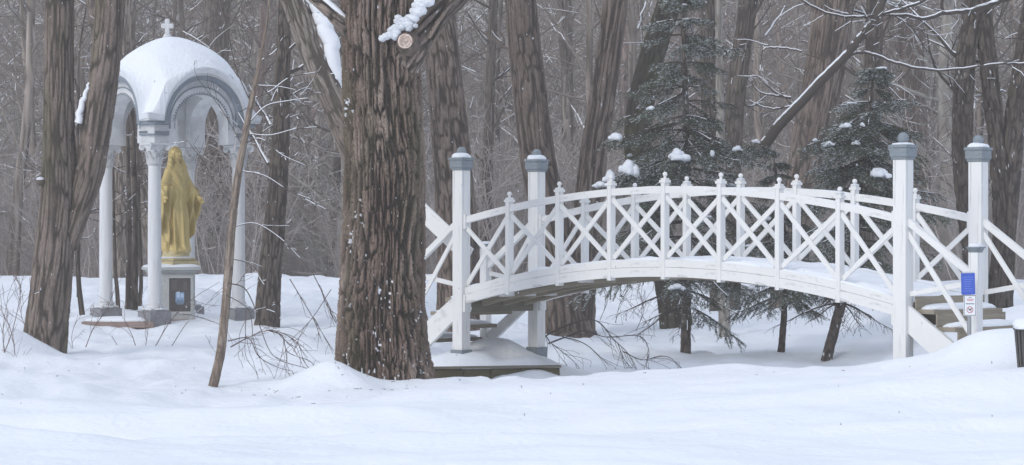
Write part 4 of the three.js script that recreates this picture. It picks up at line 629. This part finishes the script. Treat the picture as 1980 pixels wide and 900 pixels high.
// ---------------------------------------------------------------- spruces
function spruce(label, list, d, o) {
  const rnd = rng(o.seed), t = thing('spruce_tree', label, 'spruce'), { pts, rad } = pathAt(list, d);
  part('trunk', barkTrunk(pts, rad, { na: 28, step: 0.03, depth: 0.006, freq: 26, along: 0.4, seed: o.seed, lobe: 0.08, ...HUE.dark, moss: 0.3, snow: () => 0.62 }), M.bark, t);
  const wood = new GB(), ndl = new GB(), sn = new GB(), curve = new THREE.CatmullRomCurve3(pts, false, 'centripetal'), v1 = V(), v2 = V();
  const clumps = [], lumpAt = (p, w, h) => clumps.push([p, w, h]);
  const needles = (a, b, frost) => { // flat two-sided row of needles along a shoot
    const dir = b.clone().sub(a), L = dir.length(); dir.normalize(); v1.crossVectors(dir, V(0.1, 1, 0.05)).normalize(); v2.crossVectors(v1, dir);
    const n = max(4, Math.round(L / 0.011));
    for (let k = 0; k < n; k++) { const q = a.clone().addScaledVector(dir, L * k / n), ang = rnd() * 2 * PI, l = 0.02 + 0.016 * rnd(), e = q.clone().addScaledVector(dir, l * 0.75).addScaledVector(v1, cos(ang) * l).addScaledVector(v2, sin(ang) * l * 0.8), f = frost && sin(ang) > -0.1 && rnd() < frost, z = 0.6 + 0.8 * rnd(), c = f ? [0.6, 0.64, 0.68] : [0.085 * z, 0.1 * z, 0.066 * z], w = v2.clone().multiplyScalar(0.0042).addScaledVector(v1, 0.003); const i = ndl.v(q.x - w.x, q.y - w.y, q.z - w.z, c); ndl.v(q.x + w.x, q.y + w.y, q.z + w.z, c); ndl.v(e.x, e.y, e.z, c); ndl.i.push(i, i + 1, i + 2); }
  };
  const bough = (p, dir, len, dead, tip) => {
    const n = 9, q = p.clone(), dd = dir.clone().normalize(), bp = [q.clone()];
    for (let k = 0; k < n; k++) { dd.y += tip ? 0 : (k < n * 0.65 ? -0.075 : 0.05); dd.x += (rnd() - 0.5) * 0.1; dd.z += (rnd() - 0.5) * 0.1; dd.normalize(); q.addScaledVector(dd, len / n); bp.push(q.clone()); }
    if (tip) { const off = tip.clone().sub(bp[n]); bp.forEach((x, k) => x.addScaledVector(off, k / n)); }
    tube(wood, bp, 0.009 + 0.006 * len, 0.003, 4, [0.06, 0.05, 0.043]); snowOn(sn, bp, 0.008, 0.004, dead ? 0.35 : 0.25, rnd, 1);
    const frost = 0.2 + 0.45 * pow(rnd(), 1.5);
    for (let k = dead ? 2 : 2; k <= n; k++) for (const s of [-1, 1, 0]) {
      if (s === 0 && (rnd() < 0.5 || dead)) continue; if (rnd() < (o.sparse ?? 0.12)) continue;
      const t0 = bp[k].clone().sub(bp[k - 1]).normalize(), lat = v1.crossVectors(t0, V(0, 1, 0)).normalize().clone(), sl = (0.1 + len * 0.24 * (1 - 0.75 * k / n)) * (0.6 + 0.6 * rnd());
      const sd = t0.clone().multiplyScalar(0.75).addScaledVector(lat, s * 0.75).add(V(0, s === 0 ? -0.7 : -0.16 - 0.25 * rnd(), 0)).normalize(), a = bp[k].clone(), m = a.clone().addScaledVector(sd, sl * 0.55), b = m.clone().addScaledVector(sd.clone().add(V(0, -0.25, 0)).normalize(), sl * 0.5);
      tube(wood, [a, m, b], 0.0035, 0.0018, 3, [0.06, 0.048, 0.04]);
      if (dead) { if (rnd() < 0.4) { const e = m.clone().addScaledVector(lat, 0.1 * (rnd() - 0.5)).add(V(0, -0.1, 0)); tube(wood, [m, e], 0.002, 0.0015, 3, [0.06, 0.05, 0.043]); if (rnd() < (o.deadNeedles ?? 0.3)) needles(m, e, 0.3); } continue; }
      needles(a, m, frost); needles(m, b, frost);
      for (let j = 0; j < 4; j++) { const f = 0.2 + 0.75 * rnd(), x = a.clone().lerp(b, f), e = x.clone().addScaledVector(sd, 0.05 + 0.06 * rnd()).addScaledVector(lat, (rnd() - 0.5) * 0.13).add(V(0, -0.05 * rnd(), 0)); needles(x, e, frost); }
    }
    return bp;
  };
  const H = pts[pts.length - 1].y, y0 = pts[0].y;
  for (let y = y0 + o.start; y < H - 0.05; y += o.gap * (0.7 + 0.6 * rnd())) {
    const f = clamp((y - y0) / (H - y0)); let u = f; for (let z = 0; z < 4; z++) u = clamp(u + (y - curve.getPointAt(u).y) / (H - y0));
    const p = curve.getPointAt(u), R = o.reach * pow(1 - f, 0.8) + 0.12, nb = o.whorl;
    for (let k = 0; k < nb; k++) { if (rnd() < f * 0.35) continue; const a = (k + rnd() * 0.8) / nb * 2 * PI + y * 2.1, len = R * (0.4 + 0.75 * rnd()), bp = bough(p, V(cos(a), lerp(-0.02, 0.45, f) - 0.3 * rnd(), sin(a)), y < y0 + o.dead ? len * 0.62 : len, y < y0 + o.dead && rnd() < 0.92); if (rnd() < o.clump) lumpAt(bp[4 + floor(rnd() * 6)], 0.03 + 0.06 * rnd(), 0.018 + 0.02 * rnd()); }
  }
  for (const [px, py, w, h, dd] of o.snowy) { // boughs that carry the large caps of snow
    const tip = P(px, py + h * 0.5, dd ?? d - 0.7); let u = 0.5; for (let z = 0; z < 8; z++) u = clamp(u + (tip.y + 0.25 - curve.getPointAt(u).y) / (H - y0)); const p = curve.getPointAt(u), v = tip.clone().sub(p); bough(p, v, v.length(), false, tip); bough(p, v, v.length() * 0.9, false, tip.clone().add(V(0.07, -0.05, 0.05))); bough(p, v, v.length() * 0.9, false, tip.clone().add(V(-0.09, -0.06, 0.0))); lumpAt(tip, w / FPX * d * 0.5, h / FPX * d * 0.6);
  }
  const gs = clumps.map(([p, w, h], s) => { // a pillow of snow: several soft lobes resting on the twigs
    const lobes = [], n = w > 0.11 ? 9 : w > 0.06 ? 6 : 3;
    for (let q = 0; q < n; q++) {
      const a = rnd() * 6.28, f = q ? sqrt(rnd()) * 0.75 : 0, lw = w * (q ? 0.28 + 0.3 * rnd() : 0.62), lh = h * (q ? 0.4 + 0.45 * rnd() : 0.85), ox = cos(a) * f * w, oz = sin(a) * f * w * 0.9, oy = -0.7 * h * f * f + h * 0.15 * rnd(), g = new THREE.SphereGeometry(1, 14, 9), v = g.attributes.position;
      for (let i = 0; i < v.count; i++) { const x = v.getX(i), y = v.getY(i), z = v.getZ(i), k = 1 + 0.3 * noise(x * 1.5 + s * 3 + q, y * 1.5, z * 1.5); v.setXYZ(i, p.x + ox + x * lw * k, p.y + oy + (y > 0 ? y : y * 0.45) * lh * k, p.z + oz + z * lw * 0.9 * k); }
      g.computeVertexNormals(); lobes.push(g);
    }
    return mergeGeometries(lobes);
  });
  wood.build('branches', M.bark, t); const nd = ndl.build('needles', M.needle, t); sn.build('branch_snow', M.snowV, t); gs.forEach((g, k) => part('snow_clump', g, M.snow, t));
  return t;
}
spruce('tall sparse spruce with large snow caps behind the middle of the bridge', [[1326, 705, 24], [1326, 690, 22], [1328, 560, 19], [1330, 400, 17], [1326, 200, 13], [1322, 50, 9], [1320, -60, 4]], 30.2, { seed: 81, start: 0.75, dead: 1.15, gap: 0.17, whorl: 6, reach: 1.75, clump: 0.1, sparse: 0.16, snowy: [[1308, 290, 46, 28], [1190, 258, 32, 18], [1214, 312, 44, 36], [1180, 330, 26, 30], [1378, 293, 14, 16], [1426, 283, 20, 12], [1260, 205, 22, 10], [1160, 352, 34, 14], [1310, 548, 30, 16], [1240, 375, 24, 14], [1455, 552, 22, 12]] });
spruce('shorter dense spruce with a tilted trunk left of the right bridge posts', [[1598, 700, 24], [1601, 685, 22], [1626, 590, 21], [1650, 480, 19], [1672, 350, 16], [1684, 230, 11], [1690, 120, 5]], 29.6, { seed: 83, start: 0.75, dead: 1.05, gap: 0.14, whorl: 6, reach: 1.6, clump: 0.12, sparse: 0.08, deadNeedles: 0.45, snowy: [[1700, 325, 42, 24], [1637, 238, 26, 12], [1656, 272, 20, 10], [1604, 273, 24, 14], [1576, 268, 16, 8], [1668, 238, 16, 10], [1815, 402, 16, 10]] });
spruce('slim spruce sapling with a thin dark stem under the bridge between the two spruces', [[1510, 690, 16], [1511, 678, 15], [1517, 600, 12], [1520, 480, 9], [1500, 330, 6], [1496, 300, 3]], 30.8, { seed: 85, start: 0.8, dead: 0.6, gap: 0.17, whorl: 4, reach: 0.9, clump: 0.04, sparse: 0.2, snowy: [[1462, 270, 18, 10], [1485, 420, 22, 10]] });
// ---------------------------------------------------------------- shrubs and fallen twigs
function twigs(name, label, category, lists, d, col, o = {}) {
  const t = thing(name, label, category, [0, 0, 0], 0, o.group), gb = new GB(), sg = new GB(), rnd = rng(o.seed ?? 5);
  for (const [list, r0, kids] of lists) {
    const c = new THREE.CatmullRomCurve3(list.map(q => P(q[0], q[1], q[2] ?? d))), n = list.length * 6, p = Array.from({ length: n }, (_, k) => c.getPoint(k / (n - 1))); tube(gb, p, r0, 0.0025, 4, col); snowOn(sg, p, r0, 0.0025, o.snow ?? 0.15, rnd, 1);
    for (let k = 3; k < n; k += 2) if (rnd() < (kids ?? 0.5)) limb(gb, sg, p[k], p[k].clone().sub(p[k - 1]).normalize().add(V((rnd() - 0.5) * 0.9, (rnd() - 0.6) * 1.1, (rnd() - 0.5) * 0.8)), 0.15 + 0.35 * rnd(), 0.0035, 1, rnd, { wander: 0.5, up: o.up ?? -0.04, rmin: 0.0022, dens: 4, levels: 2, snow: 0.1, seg: 0.06, col: () => col });
  }
  gb.build('stems', M.bark, t); sg.build('twig_snow', M.snowV, t);
}
twigs('fallen_branch', 'dark bare fallen branch sprawling on the snow under the bridge', 'branch', [[[[1045, 655], [1090, 632], [1140, 618], [1160, 625], [1185, 655], [1215, 685], [1235, 728]], 0.012, 0.5], [[[1060, 665], [1100, 650], [1130, 640], [1170, 652], [1240, 652], [1255, 680], [1250, 705]], 0.01, 0.5], [[[1050, 636], [1062, 660], [1080, 675], [1110, 700], [1125, 718]], 0.008, 0.5], [[[1085, 650], [1130, 665], [1160, 690], [1180, 710]], 0.007, 0.5], [[[1205, 680], [1240, 696], [1290, 690], [1320, 715]], 0.007, 0.5], [[[1195, 665], [1210, 700], [1245, 730]], 0.006, 0.4]], 27.6, [0.07, 0.055, 0.05], { seed: 91 });
twigs('drooping_shrub', 'reddish shrub twigs arching over the snow left of the old tree', 'shrub', [[[[445, 672], [470, 658], [505, 642], [530, 640], [560, 652], [590, 675]], 0.007, 0.6], [[[440, 660], [480, 655], [500, 690], [540, 712], [565, 718]], 0.006, 0.5], [[[520, 640], [545, 650], [555, 680], [600, 700], [615, 718]], 0.006, 0.5], [[[475, 600], [474, 650], [475, 690], [495, 720]], 0.004, 0.4], [[[560, 540], [590, 590], [620, 640], [645, 680]], 0.005, 0.4], [[[605, 530], [630, 580], [650, 620]], 0.005, 0.5], [[[640, 560], [600, 620], [560, 660]], 0.004, 0.5]], 24.6, [0.12, 0.08, 0.072], { seed: 93 });
twigs('bare_shrub', 'pale pinkish bare shrub at the snow bank on the edge left of the forked tree', 'shrub', [[[[0, 700], [20, 650], [35, 590], [40, 555]], 0.006, 0.8], [[[10, 710], [5, 640], [15, 570]], 0.006, 0.8], [[[30, 700], [20, 640], [-5, 590]], 0.005, 0.8], [[[0, 760], [20, 735], [45, 722]], 0.005, 0.6], [[[50, 640], [40, 600], [60, 565]], 0.004, 0.8]], 27.5, [0.2, 0.14, 0.13], { seed: 95, up: 0.03 });
twigs('bare_shrub', 'low reddish twigs poking from the snow before the pavilion steps', 'shrub', [[[[122, 668], [140, 690], [138, 650], [150, 610]], 0.005, 0.5], [[[165, 672], [180, 635], [205, 600], [220, 560]], 0.006, 0.5], [[[262, 672], [255, 650], [240, 620]], 0.006, 0.5], [[[280, 675], [285, 630], [275, 600]], 0.004, 0.6], [[[300, 670], [330, 620], [370, 580], [425, 545]], 0.006, 0.5], [[[330, 672], [365, 620], [420, 570]], 0.005, 0.5], [[[215, 650], [225, 670], [210, 690]], 0.004, 0.6], [[[340, 605], [390, 615], [430, 630]], 0.004, 0.4]], 30.5, [0.16, 0.11, 0.1], { seed: 97 });
twigs('bare_shrub', 'fine bare shrub twigs under the bridge between spruce trunk and left posts', 'shrub', [[[[1160, 620], [1175, 580], [1170, 555]], 0.005, 0.8], [[[1190, 625], [1200, 585], [1215, 560]], 0.005, 0.8], [[[1230, 640], [1245, 600], [1235, 560]], 0.005, 0.9], [[[1260, 640], [1240, 600], [1255, 570]], 0.004, 0.9], [[[1450, 600], [1470, 570], [1465, 545]], 0.004, 0.8]], 34, [0.13, 0.1, 0.095], { seed: 99, up: 0.02 });
{ // thin saplings round the pavilion
  const rnd = rng(103); const S = [[160, 628, 150, 520, 12, 'behind the forked tree'], [152, 560, 146, 380, 10, ''], [247, 612, 250, 470, 13, ''], [258, 615, 262, 440, 16, ''], [228, 618, 222, 520, 10, ''], [270, 612, 272, 555, 11, ''], [205, 615, 200, 500, 9, '']];
  const names = ['thin dark sapling between the forked tree and the outer pavilion column', 'thin tall sapling rising behind the forked tree trunk', 'thin dark sapling just left of the pedestal', 'thickest dark sapling stem between the pavilion columns', 'short sapling close to the outer column', 'short straight sapling beside the pedestal corner', 'spindly sapling behind the outer pavilion column'];
  S.forEach(([x0, y0, x1, y1, w], i) => { const d = 36 + i * 0.3; tree('sapling', names[i], 'sapling', [[[x0, y0 + 15, w], [x0, y0, w], [(x0 + x1) / 2 + 4 * (rnd() - 0.5), (y0 + y1) / 2, w * 0.9], [x1, y1, w * 0.75], [x1 + 12 * (rnd() - 0.5), y1 - 180, w * 0.6]]], d, 'dark', { seed: 110 + i, depth: 0.003, na: 12, step: 0.06, more: 1.5, limbs: 9, crown: { from: 0.3, len: 0.8, r: 0.01, dens: 4 } }); });
}
// ---------------------------------------------------------------- the wood behind
{
  const rnd = rng(131), lab = x => x < -6.5 ? ['thin bare grey tree in the hazy wood left of the pavilion', 'wood left of the pavilion'] : 0;
  const zones = [[-400, 180, 'bare grey tree in the hazy wood left of the pavilion dome', 'trees in the wood left of the pavilion'], [180, 480, 'bare grey tree in the hazy wood behind the pavilion', 'trees in the wood behind the pavilion'], [480, 680, 'bare grey tree in the hazy wood between pavilion and old tree', 'trees in the wood between pavilion and old tree'], [680, 1200, 'bare grey tree in the hazy wood behind the left bridge posts', 'trees in the wood behind the left bridge posts'], [1200, 1560, 'bare grey tree in the hazy wood behind the tall spruce', 'trees in the wood behind the tall spruce'], [1560, 1860, 'bare grey tree in the hazy wood behind the shorter spruce', 'trees in the wood behind the shorter spruce'], [1860, 2600, 'bare grey tree in the hazy wood right of the bridge posts', 'trees in the wood right of the bridge posts']];
  const protos = [];
  const make = (seed, H, r, o = {}) => { // trunk, crown and snow geometry of one far tree standing at the origin
    const q = rng(seed), pts = [], rad = []; let x = 0, z = 0, lx = (q() - 0.5) * 0.16, lz = (q() - 0.5) * 0.1; for (let k = 0; k <= 7; k++) { pts.push(V(x, H * k / 7 - 0.3, z)); rad.push(r * (1 - 0.75 * k / 7) * (k ? 1 : 1.25)); x += lx * H / 7 + (q() - 0.5) * 0.35; z += lz * H / 7 + (q() - 0.5) * 0.3; }
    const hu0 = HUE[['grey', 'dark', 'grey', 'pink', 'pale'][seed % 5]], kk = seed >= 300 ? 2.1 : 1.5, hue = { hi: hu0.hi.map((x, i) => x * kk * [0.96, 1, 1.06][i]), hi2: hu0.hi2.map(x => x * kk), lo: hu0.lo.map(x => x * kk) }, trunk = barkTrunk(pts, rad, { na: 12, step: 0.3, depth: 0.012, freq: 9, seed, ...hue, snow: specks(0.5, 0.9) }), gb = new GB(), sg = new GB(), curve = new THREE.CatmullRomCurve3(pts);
    for (let k = 0; k < (o.limbs ?? 26); k++) { const f = 0.1 + 0.88 * (k + q()) / 26, a = q() * 2 * PI; limb(gb, sg, curve.getPointAt(min(0.99, f)), V(cos(a), 0.25 + 0.8 * q(), sin(a)), (1.2 + 2.4 * q()) * (1.15 - 0.5 * f), r * 0.28, 0, q, { wander: 0.5, up: 0.06, rmin: o.rmin ?? 0.008, dens: 1.9, levels: 3, snow: 0.22, seg: 0.4, col: () => { const z2 = 0.7 + 0.5 * q(); return hue.hi.map((x, i) => lerp(x, hue.lo[i], 0.3) * z2); } }); }
    return { trunk, crown: gb.geo(), snow: sg.geo() };
  };
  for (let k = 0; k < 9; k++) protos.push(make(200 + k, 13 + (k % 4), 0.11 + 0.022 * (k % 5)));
  const first = {}; let count = 0, tries = 0; const put = [];
  while (count < 150 && tries++ < 4000) {
    const d = 50 + 62 * pow(rnd(), 0.8), half = 0.24 * d + 1.5, x = (rnd() * 2 - 1) * half; if (put.some(([a, b]) => hypot(a - x, b - d) < 1.5)) continue; put.push([x, d]); count++;
    const k = floor(rnd() * protos.length), px = CX + x / d * FPX, zn = zones.find(z => px >= z[0] && px < z[1]) ?? zones[zones.length - 1], s = 0.75 + 0.6 * rnd(); let t;
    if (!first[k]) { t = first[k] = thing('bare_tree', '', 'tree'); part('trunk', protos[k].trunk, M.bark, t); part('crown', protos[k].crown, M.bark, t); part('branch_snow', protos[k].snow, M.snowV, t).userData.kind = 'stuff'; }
    else { t = first[k].clone(); t.name = numbered('bare_tree'); scene.add(t); }
    const wpx = (0.11 + 0.022 * (k % 5)) * s * 2 / d * FPX, look = `${wpx < 13 ? 'thin' : wpx < 20 ? 'slim' : 'stout'} ${['grey', 'dark', 'grey', 'pinkish', 'pale'][(200 + k) % 5]}`, how = d < 68 ? 'nearer in the' : d < 90 ? 'midway into the' : 'deep in the';
    t.userData = { label: zn[2].replace('bare grey', look + ' bare').replace('in the hazy', how + ' hazy'), category: 'tree', group: `${look} ${zn[3]}, ${how.split(' ')[0]}` }; t.position.set(x, ground(x, d), -d); t.rotation.y = rnd() * 6.28; t.scale.set(s, 0.85 + 0.3 * rnd(), s);
  }
  // the wood beyond, which reads as one mass
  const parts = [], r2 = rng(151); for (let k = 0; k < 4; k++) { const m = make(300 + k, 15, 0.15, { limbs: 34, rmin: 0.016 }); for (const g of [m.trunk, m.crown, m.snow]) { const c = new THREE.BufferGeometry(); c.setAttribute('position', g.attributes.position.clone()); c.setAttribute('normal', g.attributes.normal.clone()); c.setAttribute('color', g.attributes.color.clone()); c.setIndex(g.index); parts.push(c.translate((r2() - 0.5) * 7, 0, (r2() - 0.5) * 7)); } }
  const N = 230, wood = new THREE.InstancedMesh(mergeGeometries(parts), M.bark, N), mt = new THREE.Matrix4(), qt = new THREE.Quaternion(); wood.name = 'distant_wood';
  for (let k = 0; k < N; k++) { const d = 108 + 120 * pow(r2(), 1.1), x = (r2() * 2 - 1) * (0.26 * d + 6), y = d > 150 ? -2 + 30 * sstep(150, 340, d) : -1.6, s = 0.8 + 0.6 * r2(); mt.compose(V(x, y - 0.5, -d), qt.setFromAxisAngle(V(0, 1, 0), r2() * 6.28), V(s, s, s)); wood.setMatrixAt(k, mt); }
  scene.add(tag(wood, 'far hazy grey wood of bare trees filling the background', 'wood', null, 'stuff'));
  // brush at the foot of the wood
  const gb = new GB(), r3 = rng(161); for (let k = 0; k < 16; k++) { const a = r3() * 6.28, p = V(cos(a) * 0.5 * r3(), -0.2, sin(a) * 0.5 * r3()); limb(gb, null, p, V(cos(a) * 0.4, 1, sin(a) * 0.4), 1.3 + 1.2 * r3(), 0.01, 0, r3, { wander: 0.3, up: 0.05, rmin: 0.005, dens: 2.6, levels: 2, snow: 0, seg: 0.4, col: () => { const z = 0.7 + 0.6 * r3(); return [0.36 * z, 0.32 * z, 0.3 * z]; } }); }
  const B = 520, brush = new THREE.InstancedMesh(gb.geo(), M.bark, B); brush.name = 'undergrowth'; for (let k = 0; k < B; k++) { const d = 49 + 50 * r3(), x = (r3() * 2 - 1) * (0.24 * d + 2), s = 0.8 + 0.7 * r3(); mt.compose(V(x, ground(x, d), -d), qt.setFromAxisAngle(V(0, 1, 0), r3() * 6.28), V(s, s, s)); brush.setMatrixAt(k, mt); }
  scene.add(tag(brush, 'reddish brown brush along the foot of the far wood', 'undergrowth', null, 'stuff'));
}
{ // a light snowfall
  const r = rng(181), N = 1300, f = new THREE.InstancedMesh(new THREE.IcosahedronGeometry(1, 0), M.snow, N), m = new THREE.Matrix4(), q = new THREE.Quaternion(); f.name = 'falling_snow';
  for (let k = 0; k < N; k++) { const d = 15 + 33 * r(), s = 0.003 + 0.0035 * r(); m.compose(V((r() * 2 - 1) * (0.23 * d + 1), 0.2 + r() * (2 + 0.13 * d), -d), q, V(s, s * (1 + r()), s)); f.setMatrixAt(k, m); }
  scene.add(tag(f, 'fine white snowflakes drifting down through the air', 'snowflakes', null, 'stuff'));
}
{ // bark crumbs and broken twigs lying on the snow
  const gb = new GB(), r = rng(171); for (let k = 0; k < 60; k++) { const near = k < 30, x = near ? -1.5 + (r() - 0.5) * 2.2 : -5 + 9 * r(), d = near ? 22.4 + 1.3 * r() : 21.5 + 9 * r(), y = ground(x, d) + 0.004, a = r() * 6.28, l = 0.012 + 0.05 * r() * r(); tube(gb, [V(x, y, -d), V(x + cos(a) * l, ground(x + cos(a) * l, d - sin(a) * l) + 0.006, -d + sin(a) * l)], 0.0035, 0.002, 3, [0.08, 0.06, 0.05]); }
  const m = gb.build('fallen_twigs', M.bark, scene); tag(m, 'scattered bark crumbs and broken twigs on the snow', 'twigs', null, 'stuff');
}
renderer.render(scene, camera);
